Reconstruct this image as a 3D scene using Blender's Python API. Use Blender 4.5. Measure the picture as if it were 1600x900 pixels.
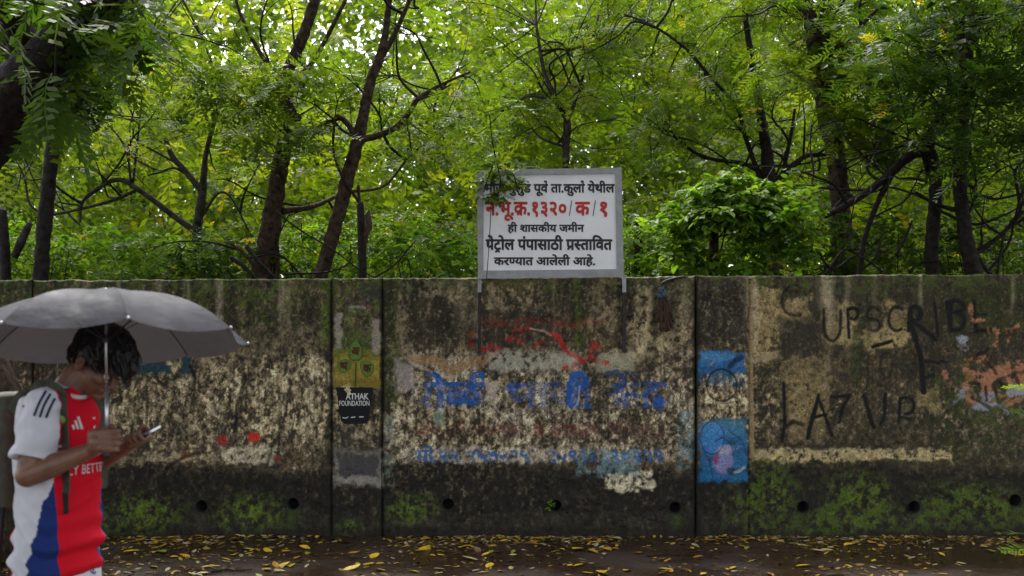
import bpy, bmesh, math, random
import numpy as np
from mathutils import Vector, Matrix, noise as mnoise
from mathutils.bvhtree import BVHTree

for o in list(bpy.data.objects):
    bpy.data.objects.remove(o)
SC = bpy.context.scene
COL = SC.collection
R = math.radians
random.seed(7)
RNG = np.random.default_rng(7)

# ------------------------------------------------------------------ camera
FPX = 1778.0           # focal length in photo pixels (1600 wide)
CAMZ, HOR = 1.69, 531.0
camd = bpy.data.cameras.new("camera")
camd.sensor_width = 36.0
camd.lens = FPX / 1600.0 * 36.0
camd.shift_y = (HOR - 450.0) / 1600.0
camd.clip_start, camd.clip_end = 0.1, 2000.0
camd.dof.use_dof = True
camd.dof.focus_distance = 9.6
camd.dof.aperture_fstop = 3.2
cam = bpy.data.objects.new("camera", camd)
cam.location = (0, 0, CAMZ)
cam.rotation_euler = (R(90), 0, 0)
COL.objects.link(cam)
SC.camera = cam

# ------------------------------------------------------------------ sky, sun
SUN_EL, SUN_AZ = 52.0, -15.0          # azimuth from +Y (behind the trees) towards +X
w = bpy.data.worlds.new("World")
SC.world = w
w.use_nodes = True
nt = w.node_tree
bg = nt.nodes["Background"]
sky = nt.nodes.new("ShaderNodeTexSky")
sky.sky_type = 'NISHITA'
sky.sun_disc = False
sky.sun_elevation = R(SUN_EL)
sky.sun_rotation = R(SUN_AZ)
sky.air_density, sky.dust_density, sky.ozone_density = 1.0, 3.0, 1.0
hs = nt.nodes.new("ShaderNodeHueSaturation")
hs.inputs["Saturation"].default_value = 0.28
nt.links.new(sky.outputs[0], hs.inputs["Color"])
nt.links.new(hs.outputs[0], bg.inputs[0])
bg.inputs[1].default_value = 0.15
sl = bpy.data.lights.new("sun", 'SUN')
sl.energy = 1.5
sl.angle = R(18)
sl.color = (1.0, 0.96, 0.9)
so = bpy.data.objects.new("sun", sl)
sd = Vector((math.sin(R(SUN_AZ)) * math.cos(R(SUN_EL)), math.cos(R(SUN_AZ)) * math.cos(R(SUN_EL)), math.sin(R(SUN_EL))))
so.rotation_euler = sd.to_track_quat('Z', 'Y').to_euler()
so.location = (0, 0, 30)
COL.objects.link(so)
vs = SC.view_settings
vs.view_transform = 'Standard'
vs.look = 'None'
vs.exposure = 1.6
vs.gamma = 1.0
vs.use_curve_mapping = False

# ------------------------------------------------------------------ helpers
def W(px, py, Y):
    """point at depth Y that the photo shows at pixel px, py"""
    return np.array(((px - 800.0) * Y / FPX, Y, CAMZ - (py - HOR) * Y / FPX))

def tag(o, label=None, cat=None, group=None, kind=None):
    if label: o["label"] = label
    if cat: o["category"] = cat
    if group: o["group"] = group
    if kind: o["kind"] = kind
    return o

def empty(name, loc=(0, 0, 0)):
    o = bpy.data.objects.new(name, None)
    o.empty_display_size = 0.1
    o.location = loc
    COL.objects.link(o)
    return o

def setpar(o, p):
    o.parent = p
    pl = Vector((0, 0, 0))
    q = p
    if p.type == 'EMPTY':
        pl = p.location.copy()
    o.matrix_parent_inverse = Matrix.Translation(-pl)

def link(name, me, mat=None, parent=None):
    o = bpy.data.objects.new(name, me)
    COL.objects.link(o)
    if mat is not None and len(me.materials) == 0:
        me.materials.append(mat)
    if parent is not None:
        setpar(o, parent)
    return o

def mesh_np(name, V, F, col=None, smooth=False):
    """V (n,3), F (m,k) all faces with k corners"""
    V = np.asarray(V, dtype=np.float32)
    F = np.asarray(F, dtype=np.int32)
    me = bpy.data.meshes.new(name)
    m, k = F.shape
    me.vertices.add(len(V))
    me.vertices.foreach_set("co", V.ravel())
    me.loops.add(m * k)
    me.loops.foreach_set("vertex_index", F.ravel())
    me.polygons.add(m)
    me.polygons.foreach_set("loop_start", np.arange(0, m * k, k, dtype=np.int32))
    me.polygons.foreach_set("loop_total", np.full(m, k, dtype=np.int32))
    if smooth:
        me.polygons.foreach_set("use_smooth", np.ones(m, dtype=bool))
    me.update(calc_edges=True)
    if col is not None:
        a = me.attributes.new("col", 'FLOAT_COLOR', 'POINT')
        c = np.ones((len(V), 4), dtype=np.float32)
        c[:, :3] = col
        a.data.foreach_set("color", c.ravel())
    return me

class MB:
    """collects shapes for one mesh object"""
    def __init__(s): s.v, s.f = [], []
    def add(s, vs, fs):
        n = len(s.v)
        s.v += [tuple(float(c) for c in v) for v in vs]
        s.f += [tuple(i + n for i in f) for f in fs]
        return s
    def box(s, x0, x1, y0, y1, z0, z1):
        return s.add([(x0,y0,z0),(x1,y0,z0),(x1,y1,z0),(x0,y1,z0),(x0,y0,z1),(x1,y0,z1),(x1,y1,z1),(x0,y1,z1)],
                     [(0,3,2,1),(4,5,6,7),(0,1,5,4),(1,2,6,5),(2,3,7,6),(3,0,4,7)])
    def tube(s, pts, rad, n=8, cap=True, wob=0.0, seed=0):
        pts = [np.asarray(p, float) for p in pts]
        rr = rad if hasattr(rad, '__len__') else [rad] * len(pts)
        rg = random.Random(seed)
        ref = None; vs = []
        for i, p in enumerate(pts):
            d = pts[min(i + 1, len(pts) - 1)] - pts[max(i - 1, 0)]
            d = d / (np.linalg.norm(d) + 1e-9)
            if ref is None:
                a = np.array((0, 0, 1.0)) if abs(d[2]) < 0.9 else np.array((1.0, 0, 0))
                ref = np.cross(d, a)
            ref = ref - d * ref.dot(d); ref /= np.linalg.norm(ref) + 1e-9
            b = np.cross(d, ref)
            for k in range(n):
                t = 2 * math.pi * k / n
                q = rr[i] * (1 + wob * (rg.random() - .5))
                vs.append(p + q * (math.cos(t) * ref + math.sin(t) * b))
        fs = []
        for i in range(len(pts) - 1):
            for k in range(n):
                fs.append((i*n+k, i*n+(k+1) % n, (i+1)*n+(k+1) % n, (i+1)*n+k))
        if cap:
            fs.append(tuple(range(n - 1, -1, -1)))
            fs.append(tuple((len(pts)-1)*n + k for k in range(n)))
        return s.add(vs, fs)
    def ellipsoid(s, c, rad, rot=None, nu=20, nv=12):
        c = np.asarray(c, float); rad = np.asarray(rad, float)
        M = np.eye(3) if rot is None else np.asarray(rot)
        vs = [c + M @ (rad * (0, 0, 1))]
        for i in range(1, nv):
            t = math.pi * i / nv
            for k in range(nu):
                u = 2 * math.pi * k / nu
                vs.append(c + M @ (rad * np.array((math.sin(t)*math.cos(u), math.sin(t)*math.sin(u), math.cos(t)))))
        vs.append(c + M @ (rad * (0, 0, -1)))
        fs = [(0, 1 + k, 1 + (k+1) % nu) for k in range(nu)]
        for i in range(nv - 2):
            for k in range(nu):
                a = 1 + i*nu
                fs.append((a+k, a+nu+k, a+nu+(k+1) % nu, a+(k+1) % nu))
        L = len(vs) - 1; a = 1 + (nv-2)*nu
        fs += [(L, a+(k+1) % nu, a+k) for k in range(nu)]
        return s.add(vs, fs)
    def capsule(s, p0, r0, p1, r1, n=14):
        p0 = np.asarray(p0, float); p1 = np.asarray(p1, float)
        d = p1 - p0; L = np.linalg.norm(d); d = d / (L + 1e-9)
        pts, rr = [], []
        for i in range(6):
            a = math.pi/2 * (1 - i/5.0) * 0.97
            pts.append(p0 - d*r0*math.sin(a)); rr.append(r0*math.cos(a))
        for i in range(6):
            a = math.pi/2 * (i/5.0) * 0.97
            pts.append(p1 + d*r1*math.sin(a)); rr.append(r1*math.cos(a))
        return s.tube(pts, rr, n)
    def chain(s, pts, rad):
        for i in range(len(pts) - 1):
            s.capsule(pts[i], rad[i], pts[i+1], rad[i+1])
        return s
    def loft(s, rings):
        """rings: equal-length lists of points, closed, capped"""
        n = len(rings[0]); vs = [p for r in rings for p in r]; fs = []
        for i in range(len(rings) - 1):
            for k in range(n):
                fs.append((i*n+k, i*n+(k+1) % n, (i+1)*n+(k+1) % n, (i+1)*n+k))
        fs.append(tuple(range(n-1, -1, -1))); fs.append(tuple((len(rings)-1)*n+k for k in range(n)))
        return s.add(vs, fs)
    def mesh(s, name, smooth=False):
        me = bpy.data.meshes.new(name)
        me.from_pydata(s.v, [], s.f)
        if smooth:
            me.polygons.foreach_set("use_smooth", np.ones(len(me.polygons), dtype=bool))
        me.update()
        return me
    def build(s, name, mat, parent=None, smooth=False):
        return link(name, s.mesh(name, smooth), mat, parent)

def catmull(pts, sub=5):
    P = [np.asarray(p, float) for p in pts]
    if len(P) < 3:
        return [P[0] + (P[1]-P[0])*t/sub for t in range(sub+1)]
    Q = [2*P[0]-P[1]] + P + [2*P[-1]-P[-2]]
    out = []
    for i in range(1, len(Q)-2):
        a, b, c, d = Q[i-1:i+3]
        for k in range(sub):
            t = k/sub
            out.append(.5*((2*b)+(-a+c)*t+(2*a-5*b+4*c-d)*t*t+(-a+3*b-3*c+d)*t**3))
    out.append(P[-1])
    return out

_T = np.random.default_rng(99).random((512, 512)).astype(np.float32)
def vn(x, y, seed=0):
    x = np.asarray(x, np.float32) + seed*37.31; y = np.asarray(y, np.float32) + seed*91.7
    xi = np.floor(x).astype(np.int32); yi = np.floor(y).astype(np.int32)
    fx = x-xi; fy = y-yi
    fx = fx*fx*(3-2*fx); fy = fy*fy*(3-2*fy)
    a = _T[xi & 511, yi & 511]; b = _T[(xi+1) & 511, yi & 511]
    c = _T[xi & 511, (yi+1) & 511]; d = _T[(xi+1) & 511, (yi+1) & 511]
    return (a*(1-fx)+b*fx)*(1-fy)+(c*(1-fx)+d*fx)*fy
def fbm(x, y, seed=0, oct=4, gain=.55):
    s = 0; a = 1; t = 0
    for i in range(oct):
        s = s + a*vn(x*2**i, y*2**i, seed+i*3); t += a; a *= gain
    return s/t
def sst(a, b, x):
    t = np.clip((x-a)/(b-a), 0, 1)
    return t*t*(3-2*t)

# ------------------------------------------------------------------ materials
def newmat(name):
    m = bpy.data.materials.new(name); m.use_nodes = True
    return m, m.node_tree, m.node_tree.nodes["Principled BSDF"]
def plain(name, c, rough=.6, metal=0, spec=.5, var=.25, scale=12, bump=0.0, coords="Object"):
    m, t, p = newmat(name)
    tc = t.nodes.new("ShaderNodeTexCoord"); n = t.nodes.new("ShaderNodeTexNoise")
    n.inputs["Scale"].default_value = scale; n.inputs["Detail"].default_value = 6
    t.links.new(tc.outputs[coords], n.inputs["Vector"])
    r = t.nodes.new("ShaderNodeValToRGB")
    r.color_ramp.elements[0].position = .3; r.color_ramp.elements[1].position = .7
    r.color_ramp.elements[0].color = tuple(x*(1-var) for x in c)+(1,)
    r.color_ramp.elements[1].color = tuple(min(1, x*(1+var)) for x in c)+(1,)
    t.links.new(n.outputs["Fac"], r.inputs["Fac"]); t.links.new(r.outputs["Color"], p.inputs["Base Color"])
    p.inputs["Roughness"].default_value = rough; p.inputs["Metallic"].default_value = metal
    p.inputs["Specular IOR Level"].default_value = spec
    if bump:
        b = t.nodes.new("ShaderNodeBump"); b.inputs["Strength"].default_value = bump; b.inputs["Distance"].default_value = .02
        t.links.new(n.outputs["Fac"], b.inputs["Height"]); t.links.new(b.outputs["Normal"], p.inputs["Normal"])
    return m
def colmat(name, rough=.75, spec=.35, nscale=60, namp=.5, bump=.5, bdist=.006, rvar=.15):
    """point colours from the mesh, with fine grain and relief"""
    m, t, p = newmat(name)
    at = t.nodes.new("ShaderNodeAttribute"); at.attribute_name = "col"
    tc = t.nodes.new("ShaderNodeTexCoord"); n = t.nodes.new("ShaderNodeTexNoise")
    n.inputs["Scale"].default_value = nscale; n.inputs["Detail"].default_value = 8; n.inputs["Roughness"].default_value = .65
    t.links.new(tc.outputs["Object"], n.inputs["Vector"])
    mr = t.nodes.new("ShaderNodeMapRange")
    mr.inputs[1].default_value = .3; mr.inputs[2].default_value = .7
    mr.inputs[3].default_value = 1-namp; mr.inputs[4].default_value = 1+namp
    t.links.new(n.outputs["Fac"], mr.inputs[0])
    mx = t.nodes.new("ShaderNodeVectorMath"); mx.operation = 'SCALE'
    t.links.new(at.outputs["Color"], mx.inputs[0]); t.links.new(mr.outputs[0], mx.inputs["Scale"])
    t.links.new(mx.outputs[0], p.inputs["Base Color"])
    r2 = t.nodes.new("ShaderNodeMapRange"); r2.inputs[3].default_value = rough-rvar; r2.inputs[4].default_value = min(1, rough+rvar)
    t.links.new(n.outputs["Fac"], r2.inputs[0]); t.links.new(r2.outputs[0], p.inputs["Roughness"])
    p.inputs["Specular IOR Level"].default_value = spec
    if bump:
        b = t.nodes.new("ShaderNodeBump"); b.inputs["Strength"].default_value = bump; b.inputs["Distance"].default_value = bdist
        t.links.new(n.outputs["Fac"], b.inputs["Height"]); t.links.new(b.outputs["Normal"], p.inputs["Normal"])
    return m
def leafmat(name, trans=.5, rough=.5, spec=.22, tint=(1.5, 1.55, .5)):
    m, t, p = newmat(name)
    at = t.nodes.new("ShaderNodeAttribute"); at.attribute_name = "col"
    t.links.new(at.outputs["Color"], p.inputs["Base Color"])
    p.inputs["Roughness"].default_value = rough; p.inputs["Specular IOR Level"].default_value = spec
    tr = t.nodes.new("ShaderNodeBsdfTranslucent")
    vm = t.nodes.new("ShaderNodeVectorMath"); vm.operation = 'MULTIPLY'; vm.inputs[1].default_value = tint
    t.links.new(at.outputs["Color"], vm.inputs[0]); t.links.new(vm.outputs[0], tr.inputs["Color"])
    mx = t.nodes.new("ShaderNodeMixShader"); mx.inputs[0].default_value = trans
    t.links.new(p.outputs[0], mx.inputs[1]); t.links.new(tr.outputs[0], mx.inputs[2])
    t.links.new(mx.outputs[0], t.nodes["Material Output"].inputs["Surface"])
    return m

# ------------------------------------------------------------------ lettering
def text2d(s, bold=0.0, res=3):
    c = bpy.data.curves.new("lettering", 'FONT'); c.body = s; c.size = 1; c.offset = bold; c.resolution_u = res
    o = bpy.data.objects.new("lettering", c); COL.objects.link(o)
    dg = bpy.context.evaluated_depsgraph_get()
    me = bpy.data.meshes.new_from_object(o.evaluated_get(dg))
    bpy.data.objects.remove(o); bpy.data.curves.remove(c)
    bm = bmesh.new(); bm.from_mesh(me); bpy.data.meshes.remove(me)
    bmesh.ops.triangulate(bm, faces=bm.faces[:])
    return bm
def bm_arr(bm):
    bm.verts.index_update()
    V = np.array([v.co[:2] for v in bm.verts]) if bm.verts else np.zeros((0, 2))
    F = np.array([[v.index for v in f.verts] for f in bm.faces], dtype=int).reshape(-1, 3)
    return V, F
def bm_xmax(s):
    bm = text2d(s); x = max(v.co.x for v in bm.verts); bm.free(); return x
_KX = None
def advance(s):
    global _KX
    if _KX is None: _KX = bm_xmax("\u0915")
    return bm_xmax(s+"\u0915")-_KX
def thick2d(pts, w):
    V, F = [], []
    pts = [np.array(p, float) for p in pts]
    for i, p in enumerate(pts):
        d = pts[min(i+1, len(pts)-1)]-pts[max(i-1, 0)]; d /= np.linalg.norm(d)+1e-9
        n = np.array((-d[1], d[0]))*w/2
        V += [p+n, p-n]
    for i in range(len(pts)-1):
        a = 2*i; F += [(a, a+1, a+3), (a, a+3, a+2)]
    return np.array(V), np.array(F)
def deva(tokens, bold=.018):
    """line of Devanagari built piece by piece; returns 2-D vertices and triangles"""
    Vs, Fs, pen, n = [], [], 0.0, 0
    def put(V, F):
        nonlocal n
        if len(V): Vs.append(V); Fs.append(F+n); n += len(V)
    last = 0.0
    for tk in tokens:
        if tk == "REPH":
            x = pen-.13
            put(*thick2d([(x-.13, .80), (x-.10, .87), (x-.02, .88), (x+.02, .80), (x+.0, .66)], .06)); continue
        if tk == "RAKAR":
            x = last+(pen-last)*.5
            put(*thick2d([(x, .2), (x-.08, .12), (x-.18, .02)], .06)); continue
        if tk == "CARET":
            x = (last+pen)/2
            put(*thick2d([(x-.13, -.16), (x, -.03), (x+.13, -.16)], .06)); continue
        half = tk.startswith("HALF")
        s = tk[4:] if half else tk
        bm = text2d(s); a = advance(s)
        if half:
            cut = a*.68
            g = bm.verts[:]+bm.edges[:]+bm.faces[:]
            bmesh.ops.bisect_plane(bm, geom=g, plane_co=(cut, 0, 0), plane_no=(1, 0, 0), clear_outer=True)
            bmesh.ops.triangulate(bm, faces=bm.faces[:]); a = cut
        V, F = bm_arr(bm); bm.free()
        V = V+np.array((pen, 0)) if len(V) else V
        put(V, F); last = pen; pen += a
    V, F = np.vstack(Vs), np.vstack(Fs)
    # heavier strokes: the outline laid down five times, slightly shifted
    A, B = [], []
    for k, (dx, dy) in enumerate(((0, 0), (1, .6), (-1, -.6), (.7, -1), (-.7, 1))):
        A.append(V+np.array((dx, dy))*bold); B.append(F+k*len(V))
    return np.vstack(A), np.vstack(B)
def fit(V, x0, x1, yhead, ybase, head=.63):
    """font units to photo pixels: width to x0..x1, headline and baseline to the given rows"""
    a, b = V[:, 0].min(), V[:, 0].max()
    return np.stack((x0+(V[:, 0]-a)/(b-a)*(x1-x0), ybase+(yhead-ybase)*V[:, 1]/head), 1)
# ------------------------------------------------------------------ ground and road
YW = FPX / 180.0                       # wall front plane, 180 photo pixels to the metre
def wx(px): return (px-800.0)/180.0
def wz(py): return CAMZ-(py-HOR)/180.0

def ground_mat():
    m, t, p = newmat("wet_earth")
    tc = t.nodes.new("ShaderNodeTexCoord")
    n1 = t.nodes.new("ShaderNodeTexNoise"); n1.inputs["Scale"].default_value = 1.3; n1.inputs["Detail"].default_value = 8
    n2 = t.nodes.new("ShaderNodeTexNoise"); n2.inputs["Scale"].default_value = 28; n2.inputs["Detail"].default_value = 10; n2.inputs["Roughness"].default_value = .7
    for n in (n1, n2): t.links.new(tc.outputs["Object"], n.inputs["Vector"])
    r = t.nodes.new("ShaderNodeValToRGB"); e = r.color_ramp.elements
    e[0].position, e[0].color = .32, (.012, .008, .006, 1)
    e[1].position, e[1].color = .72, (.078, .036, .018, 1)
    k = e.new(.52); k.color = (.036, .018, .010, 1)
    t.links.new(n2.outputs["Fac"], r.inputs["Fac"]); t.links.new(r.outputs["Color"], p.inputs["Base Color"])
    rr = t.nodes.new("ShaderNodeMapRange"); rr.inputs[1].default_value = .4; rr.inputs[2].default_value = .62
    rr.inputs[3].default_value = .12; rr.inputs[4].default_value = .6
    t.links.new(n1.outputs["Fac"], rr.inputs[0]); t.links.new(rr.outputs[0], p.inputs["Roughness"])
    b = t.nodes.new("ShaderNodeBump"); b.inputs["Strength"].default_value = .6; b.inputs["Distance"].default_value = .012
    t.links.new(n2.outputs["Fac"], b.inputs["Height"]); t.links.new(b.outputs["Normal"], p.inputs["Normal"])
    p.inputs['Specular IOR Level'].default_value = .45
    return m
GM = ground_mat()
def sheet(name, x0, x1, y0, y1, z, nx, ny, amp, mat):
    X, Y = np.meshgrid(np.linspace(x0, x1, nx), np.linspace(y0, y1, ny))
    Z = z+amp*(fbm(X*1.7, Y*1.7, 5)-.5)
    V = np.stack((X, Y, Z), -1).reshape(-1, 3)
    i = (np.arange(ny-1)[:, None]*nx+np.arange(nx-1)[None]).ravel()
    F = np.stack((i, i+1, i+nx+1, i+nx), 1)
    return tag(link(name, mesh_np(name, V, F, smooth=True), mat), kind="structure")
sheet("ground", -600, 600, -300, 900, -.04, 2, 2, 0, plain("forest_soil", (.03, .022, .014), .9, var=.5, scale=2))
sheet("road", -26, 26, -14, YW+.1, -.012, 300, 140, .024, GM)

# ------------------------------------------------------------------ the wall's stains and paint, in photo pixels
STEP = 1.3
GX0, GX1, GY0, GY1 = -620.0, 2220.0, 424.0, 848.0
gx = np.arange(GX0, GX1, STEP, dtype=np.float32); gy = np.arange(GY0, GY1, STEP, dtype=np.float32)
PX, PY = np.meshgrid(gx, gy)
H_, W_ = PX.shape
def warp(k=1.0):
    return PX+k*14*(fbm(PX/30, PY/30, 11, 3)-.5), PY+k*14*(fbm(PX/30, PY/30, 12, 3)-.5)
WX, WY = warp()
n_sp = fbm(PX/7.0, PY/8.0, 1, 4, .7)          # speckle
n_md = fbm(PX/38.0, PY/46.0, 2, 4)            # patches
n_lg = fbm(PX/150.0, PY/120.0, 3, 3)
n_st = fbm(PX/9.0, PY/90.0, 4, 4)             # runs of dirt down the wall
n_w = fbm(PX/11.0, PY/11.0, 6, 4, .65)        # wear
def gm(a, x0, x1, y0, y1):
    return
def box(x0, x1, y0, y1, soft=4, wob=22):
    d = np.maximum(np.maximum(x0-PX, PX-x1), np.maximum(y0-PY, PY-y1))+wob*(n_w-.5)+wob*.8*(n_md-.5)
    return sst(soft, -soft, d)
def blob(cx, cy, rx, ry, wob=.7, soft=.25):
    d = np.sqrt(((PX-cx)/rx)**2+((PY-cy)/ry)**2)-1+wob*(n_w-.5)+wob*(n_md-.5)
    return sst(soft, -soft, d)
def stroke(pts, wd, wob=2.0, soft=1.0, warpk=0):
    d = np.full(PX.shape, 1e6, np.float32)
    pts = np.asarray(pts, float)
    x0, x1 = pts[:, 0].min()-20, pts[:, 0].max()+20; y0, y1 = pts[:, 1].min()-20, pts[:, 1].max()+20
    i0, i1 = np.searchsorted(gx, [x0, x1]); j0, j1 = np.searchsorted(gy, [y0, y1])
    X, Y = PX[j0:j1, i0:i1], PY[j0:j1, i0:i1]
    D = d[j0:j1, i0:i1]
    for a, b in zip(pts[:-1], pts[1:]):
        v = b-a; L = v.dot(v)+1e-9
        t = np.clip(((X-a[0])*v[0]+(Y-a[1])*v[1])/L, 0, 1)
        D[:] = np.minimum(D, np.hypot(X-a[0]-t*v[0], Y-a[1]-t*v[1]))
    return sst(soft, -soft, d-wd/2+wob*(n_w-.5))
def poly(V, F):
    """mask of triangles given in photo pixels"""
    M = np.zeros(PX.shape, np.float32)
    for tri in V[F]:
        x0, y0 = tri.min(0); x1, y1 = tri.max(0)
        i0, i1 = np.searchsorted(gx, [x0-1, x1+1]); j0, j1 = np.searchsorted(gy, [y0-1, y1+1])
        if i1 <= i0 or j1 <= j0: continue
        X, Y = PX[j0:j1, i0:i1], PY[j0:j1, i0:i1]
        s = []
        for k in range(3):
            a, b = tri[k], tri[(k+1) % 3]
            s.append((b[0]-a[0])*(Y-a[1])-(b[1]-a[1])*(X-a[0]))
        s = np.array(s)
        M[j0:j1, i0:i1] = np.maximum(M[j0:j1, i0:i1], ((s.min(0) >= -.3) | (s.max(0) <= .3)))
    return M
C = np.zeros(PX.shape+(3,), np.float32)
def blend(mask, c):
    m = np.clip(mask, 0, 1)[..., None]
    C[:] = C*(1-m)+np.asarray(c, np.float32)*m
BEIGE = (.40, .32, .205); CREAM = (.50, .42, .31); GRIME = (.058, .047, .034); BLACK = (.014, .012, .010)
OLIVE = (.075, .066, .032); MOSS = (.085, .125, .018); MOSSD = (.04, .062, .013); BROWN = (.12, .085, .052)
# plaster worn to a speckle, darker runs, patches of old lime wash
C[:] = GRIME
blend(sst(.42, .60, n_sp*.6+n_md*.4), BROWN)
lgm = sst(.40, .62, n_lg)
band = np.exp(-((PY-640)/85.0)**2)
lite = -.012+n_sp*.5+n_md*.28+n_lg*.1+.16*band+.10*(n_st-.5)+.05*(lgm-.6)
right = sst(1160, 1260, PX)
blend(sst(.51, .63, lite-.045*right)*(.85-.25*right), BEIGE)
blend(sst(.60, .70, lite-.05*right)*.8, CREAM)
# panel between the two painted piers: paler, most of its wash still on
mid = box(604, 1082, 545, 722, 6, 14)
blend(mid*sst(.40, .56, n_sp*.6+n_md*.4)*.5, (.33, .275, .195))
blend(mid*sst(.52, .62, n_sp*.4+n_md*.6)*.5, (.44, .39, .33))
blend(mid*sst(.54, .64, fbm(PX/6, PY/9, 21, 4, .7))*.75, (.05, .04, .032))
# left panel mid band: pale speckle
lf = box(200, 512, 560, 700, 10, 30)
blend(lf*sst(.46, .60, fbm(PX/6.5, PY/10, 22, 4, .7))*.55, (.39, .33, .23))
blend(lf*sst(.53, .62, fbm(PX/8, PY/12, 23, 4, .7))*.8, (.045, .04, .028))
# dark cap along the top and runs below it
top = sst(560, 470, PY+60*(n_st-.5)+50*(n_md-.5))
blend(top*.42*sst(.35, .6, n_st*.5+n_sp*.5), (.04, .034, .024))
blend(box(608, 745, 470, 540, 10, 30)*.7, (.045, .037, .026))
blend(box(380, 512, 480, 560, 10, 40)*.7, (.04, .035, .022))
blend(box(1090, 1165, 440, 540, 8, 20)*.7, (.045, .04, .033))
blend(sst(.62, .74, n_st)*.55*sst(840, 600, PY), (.028, .024, .018))
blend(sst(.60, .72, fbm(PX/6.0, PY/140.0, 61, 3))*.5*sst(760, 560, PY), (.03, .026, .018))
for b, k in (((1000, 1082, 446, 545), .75), ((622, 742, 442, 470), .6), ((755, 840, 444, 482), .5), ((985, 1060, 505, 562), .6), ((915, 972, 446, 520), .4), ((610, 640, 470, 560), .35), ((385, 505, 505, 560), .25), ((310, 372, 520, 600), .45)):
    blend(box(*b, 5, 34)*k*sst(.36, .56, n_sp*.7+n_st*.3), (.33, .27, .175))
# right panel: olive and dark with tan blocks where the wash stays
rp = box(1180, 2300, 436, 740, 6, 10)
blend(rp*sst(.38, .62, n_md*.6+n_lg*.4)*.65, (.05, .043, .024))
for b, k in (((1176, 1222, 448, 560), .8), ((1288, 1345, 470, 540), .85), ((1350, 1425, 515, 545), .9), ((1385, 1425, 470, 520), .6), ((1225, 1260, 470, 500), .7),
             ((1225, 1300, 560, 660), .45), ((1180, 1205, 545, 575), .9), ((1430, 1470, 610, 640), .5), ((1230, 1290, 600, 690), .35)):
    blend(box(*b, 4, 26)*k*sst(.20, .45, n_sp), (.33, .25, .125))
blend(box(1220, 1290, 500, 545, 5, 20)*.7, (.05, .042, .03))
# bottom band: wet and black with algae
bot = sst(722, 738, PY+26*(n_w-.5)+22*(n_md-.5)+8*np.sin(PX/90))
blend(bot*(.93-.25*sst(.5, .7, n_sp)), (.021, .019, .015))
blend(bot*sst(.55, .7, n_md*.5+n_sp*.5)*.5, (.05, .045, .034))
blend(sst(792, 815, PY)*.45, (.05, .046, .034))
blend(sst(818, 834, PY+8*(n_w-.5))*.75, (.02, .017, .013))
for b, k, c in (((1180, 1485, 702, 719), .95, (.37, .30, .17)), ((225, 345, 708, 722), .7, (.34, .29, .2)), ((345, 440, 698, 722), .7, (.40, .36, .29)),
                ((630, 900, 700, 722), .55, (.42, .38, .33)), ((945, 1020, 738, 765), .85, (.45, .40, .31)), ((160, 225, 712, 726), .5, (.3, .26, .16))):
    blend(box(*b, 3, 16)*k*sst(.25, .5, n_sp), c)
# dark streaks and cracks
for pts, wd in (([(378, 560), (383, 590), (372, 640), (366, 690)], 7), ([(455, 600), (447, 640), (438, 680), (432, 725)], 4), ([(300, 560), (306, 600)], 4),
                ([(428, 690), (418, 725)], 3), ([(255, 735), (285, 715), (320, 705)], 4)):
    blend(stroke(pts, wd, 6, 2)*.8, (.018, .016, .012))
# moss and algae
mo = fbm(PX/9, PY/9, 31, 5, .7)
def moss(mask, k=.9, c=MOSS, lo=.42, hi=.60):
    blend(mask*sst(lo, hi, mo)*k, c)
moss(sst(540, 440, PY+90*(n_st-.5))*sst(560, 420, PX), .85)
moss(sst(520, 450, PY+50*(n_st-.5))*sst(330, 60, PX), .8, MOSSD, .35, .5)
moss(box(498, 520, 440, 545, 5, 14), .9, MOSS, .3, .5)
moss(box(526, 596, 440, 545, 6, 30), .75, (.10, .14, .02), .48, .58)
moss(box(598, 622, 440, 640, 5, 16), .75, MOSSD, .3, .55)
moss(box(898, 912, 446, 546, 3, 10), .95, (.085, .12, .02), .2, .45)
moss(box(0, 470, 778, 830, 12, 26), .55, (.05, .075, .012), .46, .64)
for cx, cy, rx, ry in ((215, 803, 60, 26), (395, 800, 45, 24), (640, 795, 40, 18), (545, 825, 18, 10), (1195, 775, 48, 50), (1345, 785, 45, 40), (1510, 790, 75, 32), (1285, 815, 50, 18), (1420, 812, 60, 16), (1590, 800, 40, 20)):
    moss(blob(cx, cy, rx, ry, .9, .7), .8, (.105, .165, .015), .38, .60)
moss(box(1180, 1660, 795, 830, 8, 20), .4, MOSSD, .44, .64)
moss(box(1490, 2000, 440, 520, 10, 40), .8, (.05, .07, .012), .38, .55)
moss(box(1470, 1620, 600, 700, 10, 60), .65, (.055, .085, .012), .45, .6)
moss(box(1330, 1350, 470, 600, 5, 12), .6, MOSSD, .3, .5)
moss(box(1040, 1084, 440, 520, 10, 30), .3, OLIVE)
moss(sst(.5, .75, n_md)*sst(1500, 1100, PX)*0+rp*.5, .5, (.045, .05, .016), .5, .62)
for q, k in ((lite-.045*right-.575, .8), (lite-.05*right-.65, .6)):
    blend(np.exp(-(q/.012)**2)*k*sst(.35, .6, n_md), (.03, .025, .018))        # broken edges of the wash
crk = np.abs(fbm(PX/60, PY/60, 91, 5, .6)-.5)
blend(sst(.006, .001, crk)*.55*sst(.45, .6, n_lg), (.02, .017, .013))
for k in range(90):                                                           # run-off from the top
    rx_ = RNG.uniform(60, 1600); L_ = RNG.uniform(40, 190); w_ = RNG.uniform(2, 9)
    if 515 < rx_ < 600 or 1085 < rx_ < 1170: continue
    mk = np.exp(-((PX-rx_-5*(vn(PY/30, PY*0+k, 2)-.5))/w_)**2)*sst(440+L_, 440+L_*.3, PY)
    blend(mk*RNG.uniform(.25, .7), ((.022, .019, .014), (.03, .036, .012), (.30, .26, .19))[k % 3])
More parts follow.
